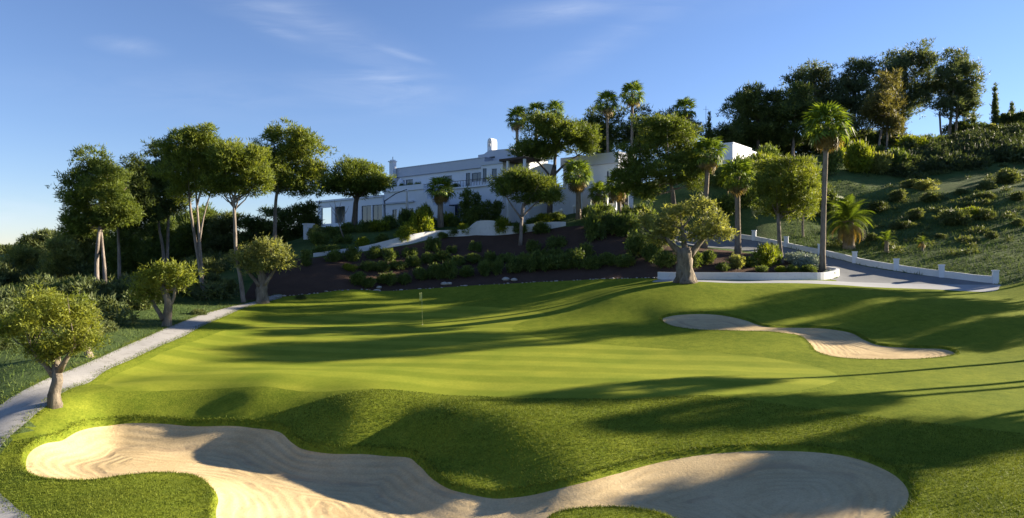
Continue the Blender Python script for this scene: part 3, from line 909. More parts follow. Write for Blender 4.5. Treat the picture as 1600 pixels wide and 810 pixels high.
def off_tree(x, y, h, spread, lab, seed, low=.45, high=.95, mat='pine_mid'):
    rng = np.random.default_rng(seed)
    base = Vector((x, y, gz(x, y)))
    root = empty('pine_tree', base, 0, lab, 'tree', SG)
    mb = MB()
    mb.tube([(0, 0, -.3), (rng.uniform(-.3, .3), rng.uniform(-.3, .3), h * .35), (rng.uniform(-.6, .6), rng.uniform(-.6, .6), h * .6), (0, 0, h * .88)], [.30, .24, .2, .08], 8)
    lobes = []
    for k in range(9):
        t = rng.uniform(low, high); w = spread * (1 - .4 * abs(t - (low + high) / 2) / (high - low))
        a = rng.uniform(0, 6.28)
        c = np.array([math.cos(a) * w * .6, math.sin(a) * w * .6, h * t])
        rr = spread * rng.uniform(.36, .6)
        lobes.append((c, (rr, rr, rr * .62)))
        mb.tube([(0, 0, h * t * .8), tuple(c)], [.08, .03], 5)
    mb.build('trunk', M['bark_pine'], root)
    V, T = foliage(lobes, .36, .12, 1.3, seed=seed)
    link('crown', mesh_np('crown', V, T, M[mat]), root)


def shade_spot(sx, sy, minpx, start=20):
    """walk from a point of the ground towards the sun until off the right edge; also the height at which the sun ray passes there"""
    gx, gy = ray_ground(sx, sy); g0 = gz(gx, gy); L = start
    while True:
        bx, by = gx + math.sin(SUN_AZ) * L, gy + math.cos(SUN_AZ) * L
        if CX + bx / by * F > minpx or L > 140: break
        L += 1
    b0 = gz(bx, by)
    return bx, by, g0 + L * math.tan(SUN_EL) - b0


for i, (sx, sy, mpx, spread, cz, lab, low) in enumerate([
        (640, 540, 1760, 4.0, .80, 'great spreading pine off the right edge of the picture, by the drive', .12),
        (1190, 485, 1800, 3.6, .72, 'dense low-branched pine off the right edge of the picture, beside the end of the drive', .2),
        (1400, 500, 1830, 3.4, .68, 'dense pine off the right edge of the picture, beyond the rear bunker', .2),
        (1540, 525, 1850, 2.6, .66, 'small pine off the right edge of the picture, close to the fairway end', .2),
        (990, 520, 1850, 2.6, .78, 'pine off the right edge of the picture, level with the rear bunker', .1),
        (1130, 770, 1900, 1.7, .84, 'thin-crowned pine off the right edge of the picture, shading the front bunker', .07),
        (1370, 702, 2000, 1.5, .84, 'bushy pine off the right edge of the picture, nearest the front bunker', .07)]):
    bx, by, hr = shade_spot(sx, sy, mpx, 20 if sy < 600 else 30)
    off_tree(bx, by, hr / cz, spread, lab, 300 + i, cz - low, min(.97, cz + low))

# cypresses
for i, (px, top, bot, w, D, lab) in enumerate([(1555, 133, 210, 5.2, 142, 'tall pointed cypress alone against the sky on the right hill'),
                                               (1581, 160, 210, 4, 146, 'thin cypress right of the tall pointed one on the hill'),
                                               (1521, 172, 215, 4.5, 144, 'slim dark cypress just right of the rightmost skyline pine'),
                                               (1511, 186, 218, 4, 142, 'short dark cypress under the rightmost skyline pine'),
                                               (1566, 178, 212, 5, 144, 'short cypress between the two thin hilltop cypresses'),
                                               (1108, 181, 240, 7, 128, 'dark pointed cypress left of the white annex')]):
    base = on_ground(px, D); k = D / F
    root = empty('cypress_tree', base, 0, lab, 'tree', 'cypresses on the skyline')
    H = ((CAM_Z + (CY - top) * k) - base.z) * 1.06; w *= 1.15
    mb = MB(); mb.tube([(0, 0, -.3), (0, 0, H * .9)], [.18, .03], 6); mb.build('trunk', M['bark_dark'], root)
    lobes = []
    for t in np.linspace(.06, .93, 12):
        ww = w * k * (1 - t) ** .95 * (1.0 if t > .15 else .75) + .02
        lobes.append((np.array([0, 0, H * t]), (ww, ww, H * .07)))
    V, T = foliage(lobes, .34, .13, 2.6, seed=70 + i, up=1.6, spiky=.2, ragged=.3)
    V[:, 2] = np.minimum(V[:, 2], H * 1.02)
    link('crown', mesh_np('crown', V, T, M['pine_dark']), root)

# ------------------------------------------------------------------ palms


def fan_frond(mat):
    V = []; T = []
    def tri(*p):
        o = len(V); V.extend(p); T.append((o, o + 1, o + 2))
    pl = .5
    tri((0, -.018, 0), (0, .018, 0), (pl, 0, .02)); tri((0, 0, -.02), (0, 0, .02), (pl, 0, .02))
    for j in range(15):
        a = R(-105 + 15 * j)
        L = .55 * (1 - .22 * (abs(j - 7) / 7) ** 2)
        d = np.array([math.cos(a), math.sin(a), 0]); s = np.array([-d[1], d[0], 0]) * .045
        o = np.array([pl, 0, .02]); m = o + d * L * .62 + np.array([0, 0, -.02 + .05 * math.cos(j * 2.4)]); t = o + d * L + np.array([0, 0, -.20 - .05 * (j % 3)])
        tri(tuple(o), tuple(m - s), tuple(m + s)); tri(tuple(m - s), tuple(t), tuple(m + s))
    return mesh_np('frond', np.array(V), np.array(T), M[mat])


def feather_frond(mat):
    V = []; T = []
    def tri(*p):
        o = len(V); V.extend([tuple(q) for q in p]); T.append((o, o + 1, o + 2))
    def rach(t): return np.array([t * (1 - .12 * t), 0, .28 * math.sin(t * 2.4) - .30 * t * t])
    for j in range(8):
        a, b = rach(j / 8), rach((j + 1) / 8); w = .016 * (1 - j / 9)
        tri(a + (0, -w, 0), a + (0, w, 0), b)
    for j in range(26):
        t = .12 + .88 * j / 26
        p = rach(t)
        L = .30 * math.sin(math.pi * min(1, .18 + .8 * t)) + .05
        for s in (-1, 1):
            e = p + np.array([.55 * L, s * L * .75, -.25 * L + .1 * L * (j % 2)])
            tri(p + (-.013, 0, 0), p + (.018, 0, 0), e)
    return mesh_np('frond', np.array(V), np.array(T), M[mat])


FAN = fan_frond('palm'); FAN_DRY = fan_frond('palm_dry'); FEATHER = feather_frond('palm'); FEATHER_DRY = feather_frond('palm_dry')


def palm(name, label, D, px, crown, rpx, wpx, green=34, dry=14, feather=False, seed=0, group=None, lean=0):
    rng = np.random.default_rng(seed)
    base = on_ground(px, D); k = D / F
    top = Vector(P3(crown[0], crown[1], D)) - base
    if top.z < .25: top.z = .25
    root = empty(name, base, 0, label, 'palm tree', group)
    mb = MB()
    h = top.z
    mb.tube([(0, 0, -.3), (top.x * .06, 0, h * .12), (top.x * .3, 0, h * .45), (top.x * .7, 0, h * .78), (top.x, 0, h)],
            [wpx * k * .75, wpx * k * .55, wpx * k * .48, wpx * k * .46, wpx * k * .55], 10, True, .03)
    mb.build('trunk', M['bark_palm'], root)
    r = rpx * k
    for i in range(green + dry):
        isdry = i >= green
        if not isdry:
            t = i / max(1, green - 1)
            el = R(82 - 122 * t ** .9) + rng.uniform(-.12, .12)
        else:
            el = R(-35 - 42 * rng.random())
        az = i * 2.39996 + rng.uniform(-.25, .25)
        o = link('frond', (FEATHER_DRY if isdry else FEATHER) if feather else (FAN_DRY if isdry else FAN), root)
        s = r * rng.uniform(.88, 1.12) * (.85 if isdry else 1)
        o.matrix_basis = Matrix.Translation(top + Vector((0, 0, rng.uniform(-.06, .04) * r - (.12 * r if isdry else 0)))) @ Matrix.Rotation(az, 4, 'Z') @ Matrix.Rotation(-el, 4, 'Y') @ Matrix.Rotation(rng.uniform(-.4, .4), 4, 'X') @ Matrix.Diagonal((s, s, s, 1))
    return root


PGp = 'fan palms'
OFF_PALMS = [(1010, 607, 1750, 2.2), (1130, 643, 1850, 1.7), (1270, 640, 1900, 1.4), (1290, 745, 1900, 2.2)]
palm('fan_palm', 'tallest fan palm with long slim trunk standing at the right end of the planter', 70, 1285, (1292, 198), 40, 8, 38, 20, False, 1, PGp)
palm('fan_palm', 'left one of the two tall slender palms on the skyline behind the house', 122, 951, (948, 162), 22, 4.5, 26, 6, False, 2, PGp)
palm('fan_palm', 'right and taller one of the two slender palms on the skyline behind the house', 122, 987, (988, 148), 23, 4.5, 26, 6, False, 3, PGp)
palm('fan_palm', 'palm poking above the big dense pine on the skyline', 120, 1072, (1070, 172), 21, 5, 26, 8, False, 4, PGp)
palm('fan_palm', 'leftmost of three palm tops peeping over the umbrella pine', 124, 808, (808, 186), 21, 5, 26, 6, False, 5, PGp)
palm('fan_palm', 'middle one of three palm tops peeping over the umbrella pine', 126, 838, (838, 176), 20, 5, 24, 6, False, 6, PGp)
palm('fan_palm', 'rightmost of three palm tops peeping over the umbrella pine', 126, 867, (867, 174), 19, 5, 24, 6, False, 7, PGp)
palm('fan_palm', 'short stout palm in front of the middle of the house', 88, 688, (688, 296), 25, 9, 28, 12, False, 8, PGp)
palm('fan_palm', 'palm with pale trunk and thick dry skirt right of the umbrella pine', 87, 904, (903, 274), 27, 8, 30, 20, False, 9, PGp)
palm('fan_palm', 'low palm between the dry-skirted palm and the cars', 88, 935, (935, 302), 20, 7, 24, 8, False, 10, PGp)
palm('fan_palm', 'palm in front of the parked cars', 84, 968, (966, 288), 28, 7, 30, 12, False, 11, PGp)
palm('fan_palm', 'palm with orange-brown trunk right of the big dense pine', 80, 1100, (1107, 240), 30, 8, 30, 12, False, 12, PGp)
palm('fan_palm', 'palm with grey trunk beside the top of the drive, left of the young pine', 78, 1153, (1152, 276), 30, 9, 32, 16, False, 13, PGp)
palm('feather_palm', 'broad low date palm with arching fronds behind the drive wall', 81, 1326, (1325, 345), 44, 16, 44, 12, True, 14)
palm('sago_palm', 'tiny sago palm with a flat rosette on the slope above the drive wall', 78, 1385, (1385, 376), 19, 6, 20, 0, True, 15)
palm('sago_palm', 'small pale-tipped yucca right of the flat sago palm on the slope', 77, 1441, (1441, 378), 13, 4, 18, 4, True, 16)

for i, (sx, sy, mpx, rm) in enumerate(OFF_PALMS):
    bx, by, hr = shade_spot(sx, sy, mpx, 34)
    pxx = CX + bx / by * F
    zc = CY - (gz(bx, by) + hr - CAM_Z) / by * F
    palm('fan_palm', ORD[i + 1] + ' fan palm counted from the drive, off the right edge of the picture', by, pxx, (pxx, zc), rm / by * F, (.36 / by * F), 28, 10, False, 60 + i, PGp)

# ------------------------------------------------------------------ shrubs


def shrub_mesh(mat, seed, kind='ball'):
    rng = np.random.default_rng(seed)
    lobes = []
    if kind == 'ball':
        for i in range(7):
            d = unit(1, rng)[0] * .42; d[2] = abs(d[2]) * .7 + .38
            lobes.append((d, (.48, .48, .40)))
    elif kind == 'col':
        for i in range(8):
            lobes.append((np.array([rng.uniform(-.2, .2), rng.uniform(-.2, .2), .3 + 1.5 * i / 7]), (.42, .42, .36)))
    else:
        for i in range(8):
            lobes.append((np.array([rng.uniform(-.8, .8), rng.uniform(-.5, .5), rng.uniform(.2, .5)]), (.5, .45, .34)))
    V, T = foliage(lobes, .16, .075, .95, clump=.4, seed=seed)
    return mesh_np('shrub', V, T, M[mat])


SH = {(m, k): [shrub_mesh(m, 900 + 17 * i + j, k) for i in range(3)] for j, (m, k) in enumerate(
    [('shrub', 'ball'), ('shrub_y', 'ball'), ('scrub', 'ball'), ('olive', 'ball'), ('shrub', 'col'), ('shrub_y', 'col'), ('scrub', 'wide'), ('shrub', 'wide'), ('shrub_y', 'wide'), ('agave', 'ball'), ('pine_dark', 'ball')])}


def shrub(px, D, rpx, hpx, mat, kind, label, group, name='garden_shrub', cat='shrub', sink=.06):
    b = on_ground(px, D); k = D / F
    o = link(name, random.choice(SH[(mat, kind)]))
    sx = rpx * k / (.85 if kind != 'wide' else 1.25)
    zt = {'ball': 1.15, 'col': 2.1, 'wide': .8}[kind]
    o.location = b - Vector((0, 0, sink)); o.rotation_euler = (0, 0, random.uniform(0, 6.28) if kind != 'wide' else random.uniform(-.3, .3))
    o.scale = (sx, sx, hpx * k / zt)
    return tag(o, label, cat, group)


def row(items, mat, kind, fmt, group, big=1.0, **kw):
    for i, it in enumerate(sorted(items)):
        m = it[4] if len(it) > 4 else mat
        shrub(it[0], it[1], it[2] * big * random.uniform(.85, 1.2), it[3] * big * random.uniform(.8, 1.25), m, kind, fmt.format(ORD[i + 1]), group, **kw)


row([(562, 71.5, 11, 20), (578, 71.5, 9, 16), (606, 73, 12, 20), (632, 73.5, 9, 14), (656, 74.5, 12, 20), (680, 75, 12, 20), (702, 75, 12, 22), (730, 75, 10, 16), (758, 75.5, 11, 20), (779, 75.5, 9, 20),
     (803, 75.5, 11, 22), (831, 75.5, 13, 20), (855, 75, 12, 20), (878, 74.5, 12, 22), (901, 74, 13, 22), (925, 73, 12, 20), (948, 73, 12, 22)],
    'shrub', 'ball', '{} shrub from the left in the lower row of dark shrubs on the soil bank', 'lower row of shrubs on the soil bank', 1.2)
row([(525, 76, 12, 14), (555, 77, 12, 16), (588, 78, 11, 14), (611, 78, 10, 14), (640, 79, 10, 12), (676, 80.5, 12, 14), (705, 80.5, 9, 10), (742, 81, 10, 12), (835, 80, 12, 14), (870, 80, 13, 15)],
    'shrub', 'wide', '{} bush from the left in the sparse upper row on the soil bank', 'upper row of bushes on the soil bank', 1.2)
row([(575, 75, 11, 15), (596, 75.5, 12, 17), (622, 76.5, 11, 15), (645, 77.5, 12, 16), (668, 78, 11, 15), (692, 78.5, 12, 17), (716, 78, 11, 15), (740, 78.5, 12, 16), (766, 78.5, 11, 16), (790, 78.5, 12, 16), (820, 78, 11, 16), (845, 78, 12, 16), (868, 77.5, 12, 17), (892, 77, 12, 16), (915, 76.5, 12, 18)],
    'shrub', 'ball', '{} shrub from the left in the middle row on the soil bank', 'middle row of shrubs on the soil bank', 1.1)
row([(975, 72, 14, 26), (1000, 74, 20, 46), (930, 80, 20, 40), (955, 81, 20, 46), (985, 80, 18, 40), (1020, 72, 14, 30), (1040, 70, 14, 24), (1085, 70, 14, 22), (1108, 71, 14, 26)],
    'shrub', 'ball', '{} bush from the left in the dark thicket around the thick-trunked olive', 'thicket behind the big olive')
shrub(547, 74, 11, 12, 'shrub_y', 'ball', 'bright yellow-green bush alone near the left end of the soil bank', None)
shrub(478, 74, 12, 26, 'shrub', 'col', 'loose tall bush at the left end of the garden wall', None)
# garden above the wall
row([(630, 81.5, 11, 28), (640, 83, 14, 30), (660, 84, 15, 36), (664, 87, 14, 34)], 'shrub_y', 'ball', '{} from the left of the clustered lit bushes above the garden wall', 'lit bushes above the garden wall')
row([(725, 85, 11, 16), (785, 85.5, 14, 24)], 'shrub_y', 'ball', '{} of the two lit bushes standing over the garden wall under the terrace', 'bushes over the garden wall')
row([(730, 90, 14, 50), (745, 91, 13, 46), (760, 90, 15, 34), (775, 91, 15, 36), (740, 88, 14, 30)], 'shrub', 'col', '{} from the left of the tall garden bushes in front of the house windows', 'tall bushes under the terrace')
row([(590, 86, 18, 14, 'shrub_y'), (570, 86, 16, 14), (545, 86, 16, 16), (522, 85, 15, 16), (610, 87, 15, 18), (695, 89, 15, 18, 'shrub_y'), (715, 89, 15, 14), (675, 90, 12, 14), (640, 90, 16, 20), (535, 82, 18, 14), (505, 82, 16, 16)],
    'shrub', 'wide', '{} bush from the left in the low hedge of the house garden', 'hedge bushes in the house garden')
row([(850, 87, 14, 18, 'shrub_y'), (832, 87, 12, 18), (870, 88, 12, 14), (925, 85, 16, 28), (945, 86, 15, 26), (985, 84, 18, 34), (1005, 84, 20, 40)], 'shrub', 'ball',
    '{} bush from the left along the edge of the parking court', 'bushes along the parking court')
row([(1118, 99, 16, 34), (1138, 98, 16, 30, 'shrub_y'), (1160, 99, 18, 34), (1182, 101, 18, 36, 'shrub_y'), (1200, 104, 18, 40), (1168, 94, 18, 34), (1135, 93, 18, 40), (1185, 96, 18, 30)], 'shrub', 'ball', '{} bush from the left in the clump below the white annex', 'bushes below the annex')
row([(502, 78, 14, 16), (522, 79, 12, 12), (566, 80.5, 12, 14, 'shrub_y'), (598, 81.5, 12, 16), (690, 83.5, 10, 12), (708, 84.5, 10, 14), (812, 85, 12, 16), (846, 84, 12, 16)], 'shrub', 'ball', '{} bush from the left pressed against the garden wall', 'bushes against the garden wall')
# planter
row([(1130, 69, 7, 10, 'shrub'), (1150, 70, 8, 14, 'olive'), (1170, 71, 8, 10), (1196, 72, 10, 26, 'shrub_y'), (1205, 73, 10, 22), (1242, 74, 10, 12, 'agave'), (1255, 72, 10, 12, 'agave'), (1268, 71, 10, 12, 'agave'), (1262, 69, 8, 10), (1240, 69, 7, 9), (1220, 69, 7, 8, 'shrub_y'), (1190, 69, 7, 8), (1296, 68, 7, 7, 'agave')],
    'shrub', 'ball', '{} low plant from the left inside the white planter bed', 'plants in the planter bed', 1.55)
# left: hedge trees and valley scrub
HT = 'bushy trees and tall scrub left of the house'
for i, (px, D, rx, h, mat, lab) in enumerate([
        (165, 88, 28, 100, 'shrub', 'green bushy tree between the leftmost pine and the slim pine'),
        (262, 95, 28, 92, 'scrub', 'grey-green bushy tree behind the two thin forked trunks'),
        (320, 96, 26, 78, 'shrub', 'dark bushy tree behind the forked white trunks'),
        (70, 110, 30, 56, 'scrub', 'grey-green bushy tree on the left, below the round skyline tree'),
        (400, 90, 26, 62, 'pine_dark', 'dark bushy tree between the pale olive and the white house, at the left'),
        (438, 90, 28, 60, 'pine_dark', 'dark bushy tree behind the short trunk of the feathery pine'),
        (474, 91, 24, 56, 'pine_dark', 'dark bushy tree nearest the left wing of the house'),
        (492, 84, 14, 26, 'olive', 'small yellow-green tree beside the low white pillar'),
        (350, 92, 30, 78, 'scrub', 'tall grey-green scrub behind the pine beside the path end'),
        (290, 92, 30, 84, 'shrub', 'lit green tree seen between the forked pine trunks'),
        (235, 86, 30, 90, 'shrub', 'green bushy tree under the crowns of the left pines'),
        (200, 80, 28, 96, 'shrub', 'dark green bushy tree behind the slim second pine'),
        (130, 84, 34, 92, 'olive', 'sunlit sage-green bushy tree under the leftmost pine'),
        (95, 78, 28, 66, 'olive', 'sunlit sage-green bush left of the leftmost pine trunk'),
        (45, 84, 34, 56, 'olive', 'sunlit sage-green bush near the left edge of the picture'),
        (5, 80, 26, 46, 'scrub', 'dark bush at the left edge of the picture, above the foreground olive'),
        (62, 150, 20, 30, 'pine_dark', 'dark round tree on the distant left skyline'),
        (38, 155, 16, 22, 'pine_dark', 'smaller dark tree on the left skyline beside the round one'),
        (15, 160, 18, 18, 'scrub', 'low bush on the left skyline at the picture edge'),
        (100, 130, 22, 32, 'scrub', 'grey bush on the left skyline next to the pines'),
        (215, 56, 22, 36, 'scrub', 'grey leafless-looking bush behind the middle olive'),
        (195, 60, 22, 34, 'scrub', 'grey-green bush left of the middle olive'),
        (240, 64, 20, 38, 'scrub', 'grey-green bush above the middle olive'),
        (285, 66, 24, 44, 'shrub', 'dark bush at the foot of the forked white pine'),
        (330, 68, 20, 34, 'scrub', 'bush right of the forked white pine trunk'),
        (352, 66, 16, 30, 'scrub', 'bush left of the single-trunk pine by the path'),
        (150, 60, 24, 40, 'scrub', 'dark bush in the hollow below the leftmost pine trunks'),
        (110, 62, 24, 40, 'shrub', 'dark green bush behind the crown of the foreground olive'),
        (165, 46, 18, 22, 'scrub', 'low grey bush on the path verge behind the foreground olive'),
        (30, 60, 26, 38, 'shrub', 'dark bush in the hollow at the far left'),
        (-10, 50, 26, 36, 'scrub', 'dark bush cut by the left edge of the picture'),
        (60, 48, 20, 24, 'scrub', 'low dark bush seen through the foreground olive'),
        (0, 40, 24, 24, 'scrub', 'low bush at the left edge beside the path'),
        (470, 66.5, 8, 10, 'scrub', 'tiny bush on the soil edge right of the pale olive'),
        (310, 56, 12, 14, 'scrub', 'low tuft on the path verge below the forked pine')]):
    if h < 56:
        shrub(px, D, rx, h, mat, 'ball', lab, HT, 'wild_bush', 'bush', .25)
        continue
    gb = on_ground(px, D); yb = CY - (gb.z - CAM_Z) / D * F
    lr = np.random.default_rng(400 + i)
    lb = [(px + lr.uniform(-.5, .5) * rx, yb - h * t, rx * lr.uniform(.45, .75), h * lr.uniform(.14, .22)) for t in (.14, .25, .36, .48, .6, .72, .82)]
    tree('bushy_tree', lab, 'tree', mat, 'bark_dark', D, px, [([(px, yb), (px + lr.uniform(-3, 3), yb - h * .35), (px, yb - h * .6)], 5, 3)], lb, HT, 400 + i, limbs=1, split=4)
# right hillside
RH = 'bushes dotted over the right hillside'
rl = [(1300, 110, 20, 30, 'shrub'), (1340, 112, 24, 34, 'shrub_y'), (1372, 112, 24, 30, 'olive'), (1400, 113, 22, 26, 'shrub'), (1290, 95, 20, 34, 'pine_dark'), (1265, 100, 20, 50, 'shrub'), (1305, 118, 16, 26, 'shrub_y'),
      (1420, 104, 14, 10, 'scrub'), (1445, 102, 16, 12, 'olive'), (1402, 98, 18, 14, 'scrub'), (1370, 96, 20, 16, 'scrub'), (1455, 96, 18, 12, 'scrub'), (1500, 98, 12, 9, 'scrub'), (1540, 99, 14, 10, 'scrub'),
      (1575, 101, 20, 14, 'scrub'), (1510, 88, 26, 16, 'shrub_y'), (1490, 86, 24, 18, 'scrub'), (1535, 87, 22, 14, 'scrub'), (1430, 90, 18, 12, 'scrub'), (1405, 88, 16, 10, 'scrub'), (1545, 94, 12, 8, 'scrub'),
      (1590, 92, 14, 10, 'scrub'), (1362, 84, 10, 9, 'scrub'), (1470, 82, 10, 8, 'scrub'), (1550, 80, 10, 8, 'scrub'), (1340, 90, 14, 12, 'scrub'), (1590, 84, 12, 9, 'scrub')]
row([(a, b, c_ * .8, d * 1.45, e) for a, b, c_, d, e in rl], 'scrub', 'ball', '{} bush from the left among those dotted over the grassy right hillside', RH, name='wild_bush', cat='bush', sink=.2)
row([(1402, 124, 16, 26, 'shrub_y'), (1428, 126, 20, 34, 'shrub_y'), (1450, 128, 18, 32, 'shrub'), (1418, 122, 14, 16, 'olive'), (1470, 130, 16, 20, 'shrub'), (1528, 138, 16, 20, 'shrub'), (1545, 138, 14, 16, 'olive'), (1592, 142, 18, 24, 'pine_dark'), (1578, 144, 14, 22, 'pine_dark'), (1360, 126, 18, 20, 'shrub'), (1330, 124, 18, 22, 'scrub'), (1210, 122, 16, 20, 'shrub_y'), (1235, 120, 16, 16, 'shrub'), (1165, 132, 24, 50, 'pine_dark'), (1195, 134, 26, 50, 'pine_dark'), (1225, 134, 26, 50, 'pine_dark'), (1260, 134, 26, 48, 'pine_dark'), (1290, 136, 26, 46, 'scrub'), (1318, 136, 26, 44, 'pine_dark'), (1346, 138, 26, 40, 'pine_dark'), (1390, 138, 22, 34, 'scrub'), (1500, 140, 20, 26, 'pine_dark')],
    'shrub', 'ball', '{} bush from the left in the belt below the hilltop pines', 'bushes below the hilltop pines', name='wild_bush', cat='bush', sink=.2)

# uncountable scrub and grass
lobes = []
rng = np.random.default_rng(15)
for i in range(95):
    px = rng.uniform(1290, 1690); D = rng.uniform(74, 112); x = (px - CX) / F * D
    if inside(polys['DRIVE'], np.array([x]), np.array([D]))[0] or inside(polys['FAIR'], np.array([x]), np.array([D]))[0] or dist_poly(polys['DRIVE'], np.array([x]), np.array([D]))[0] < 2: continue
    b = on_ground(px, D); rr = rng.uniform(.2, .65)
    lobes.append(((b.x, b.y, b.z + rr * .3), (rr * rng.uniform(1, 2), rr, rr * .7)))
V, T = foliage(lobes, .30, .12, 1.0, seed=16)
tag(link('low_scrub', mesh_np('low_scrub', V, T, M['scrub'])), 'tangled low scrub scattered through the grass of the right hillside', 'scrub', None, 'stuff')
lobes = []
rng = np.random.default_rng(5)
for i in range(90):
    px = rng.uniform(1405, 1680); py = rng.uniform(0, 1)
    D = 112 + 16 * py + (px - 1500) * .02
    b = on_ground(px, D); rr = rng.uniform(1.2, 2.4)
    lobes.append(((b.x, b.y, b.z + rr * .45), (rr * 1.2, rr, rr * .8)))
V, T = foliage(lobes, .55, .2, 1.0, seed=6)
tag(link('hillside_scrub', mesh_np('hillside_scrub', V, T, M['scrub_dark'])), 'dense dark scrub covering the top of the right hillside', 'scrub', None, 'stuff')
lobes = []
for i in range(130):
    px = rng.uniform(-120, 420); D = rng.uniform(46, 120)
    x = (px - CX) / F * D
    # keep off the path and the green
    if inside(polys['FAIR'], np.array([x]), np.array([D]))[0] or dist_poly(polys['CPATH'], np.array([x]), np.array([D]), 6)[0] < 2.5 or inside(polys['SOIL'], np.array([x]), np.array([D]))[0]: continue
    if inside(polys['CPATH'], np.array([x]), np.array([D]))[0]: continue
    b = on_ground(px, D); rr = rng.uniform(.7, 1.6)
    lobes.append(((b.x, b.y, b.z + rr * .4), (rr * 1.3, rr, rr * .7)))
V, T = foliage(lobes, .40, .15, 1.0, seed=8)
tag(link('valley_scrub', mesh_np('valley_scrub', V, T, M['scrub'])), 'low tangled scrub filling the hollow left of the path', 'scrub', None, 'stuff')


def blades(name, label, x, y, hmin, hmax, w, mat, seed, lean=.5):
    rng = np.random.default_rng(seed)
    n = len(x); z = ground_z(x, y)
    p = np.stack([x, y, z - .01], 1)
    a = rng.uniform(0, 6.28, n); s = np.stack([np.cos(a), np.sin(a), np.zeros(n)], 1) * (w * (.6 + .8 * rng.random(n)))[:, None] * .5
    h = hmin + (hmax - hmin) * rng.random(n) ** 1.5
    tp = p + np.stack([rng.normal(0, lean, n) * h, rng.normal(0, lean, n) * h, h], 1)
    V = np.stack([p - s, p + s, tp], 1).reshape(-1, 3)
    return tag(link(name, mesh_np(name, V, np.arange(len(V)).reshape(-1, 3), M[mat])), label, 'grass', None, 'stuff')


def scatter(n, th, r0, r1, seed, ok):
    rng = np.random.default_rng(seed)
    t = rng.uniform(-th, th, n); r = np.sqrt(rng.random(n) * (r1 * r1 - r0 * r0) + r0 * r0)
    x = np.sin(t) * r; y = np.cos(t) * r
    k = ok(x, y)
    return x[k], y[k]


def rough_ok(x, y):
    k = inside(polys['FAIR'], x, y) & ~inside(polys['PG'], x, y) & ~inside(polys['FB'], x, y) & ~inside(polys['RB'], x, y) & ~inside(polys['CPATH'], x, y)
    return k


x, y = scatter(330000, R(40), 15, 31, 3, rough_ok)
blades('rough_grass', 'longer rough grass around the front bunker', x, y, .03, .085, .022, 'blades', 4)
# shaggier fringe on the bunker lips
fx = []; fy = []
for pl, n in ((polys['FB'], 40), (polys['RB'], 36), (polys['CPATH'], 60)):
    for i in range(len(pl)):
        a, b = pl[i], pl[(i + 1) % len(pl)]
        t = RNG.random(n); o = RNG.normal(-.02, .07, (n, 2))
        q_ = a + (b - a) * t[:, None] + o * (2.2 if n == 60 else 1)
        fx.append(q_[:, 0]); fy.append(q_[:, 1])
fx = np.concatenate(fx); fy = np.concatenate(fy)
k = ~inside(FBI, fx, fy) & ~inside(RBI, fx, fy)
blades('bunker_fringe', 'shaggy grass fringe along the bunker lips', fx[k], fy[k], .04, .12, .022, 'blades', 5, .7)
x, y = scatter(110000, R(42), 60, 118, 9, lambda x, y: ~inside(polys['FAIR'], x, y) & ~inside(polys['SOIL'], x, y) & ~inside(polys['DRIVE'], x, y) & ~inside(polys['APRON'], x, y) & ~inside(polys['CPATH'], x, y) & (x > .40 * y))
g2 = Mat('wild_grass_blades', .8, .1)
cb = g2.ramp(g2.noise(.3, 4, .6), [(.3, (.050, .088, .020)), (.7, (.115, .150, .042))]); g2.color(cb); g2.translucent(cb, .3); M['wild'] = g2.m
blades('wild_grass', 'wild grass covering the right hillside', x, y, .15, .5, .09, 'wild', 10, .5)
x, y = scatter(60000, R(48), 24, 70, 12, lambda x, y: ~inside(polys['FAIR'], x, y) & ~inside(polys['SOIL'], x, y) & ~inside(polys['CPATH'], x, y) & (x < -.2 * y))
blades('verge_grass', 'unmown grass on the verge left of the cart path', x, y, .08, .3, .05, 'wild', 13, .6)
# ------------------------------------------------------------------ the white house
HA = R(40)
UX, UY = math.cos(HA), -math.sin(HA)
VX, VY = math.sin(HA), math.cos(HA)
OD = 97.0
OX = (757 - CX) / F * OD
GZ0 = 15.0
house = empty('white_house', (OX, OD, GZ0), -HA, 'long white flat-roofed villa with bell gable and terraces above the garden', 'house')


def hs(px, v):
    k = (px - CX) / F
    return (k * (OD + VY * v) - OX - VX * v) / (UX - k * UY)


def hz(px, py, v):
    s = hs(px, v); y = OD + s * UY + v * VY
    return CAM_Z + (CY - py) / F * y - GZ0


def part(name, mat, parent, *boxes):
    mb = MB()
    for b in boxes: mb.box(*b)
    return mb.build(name, M[mat], parent)


def facade(name, s0, s1, v, th, z0, z1, holes, parent, mat='white'):
    """a wall with real openings: holes are (s0, s1, z0, z1)"""
    xs = sorted({s0, s1, *[h[0] for h in holes], *[h[1] for h in holes]}); zs = sorted({z0, z1, *[h[2] for h in holes], *[h[3] for h in holes]})
    mb = MB()
    for i in range(len(xs) - 1):
        for j in range(len(zs) - 1):
            mx, mz = (xs[i] + xs[i + 1]) / 2, (zs[j] + zs[j + 1]) / 2
            if any(h[0] < mx < h[1] and h[2] < mz < h[3] for h in holes): continue
            mb.box(xs[i], xs[i + 1], v, v + th, zs[j], zs[j + 1])
    return mb.build(name, M[mat], parent)


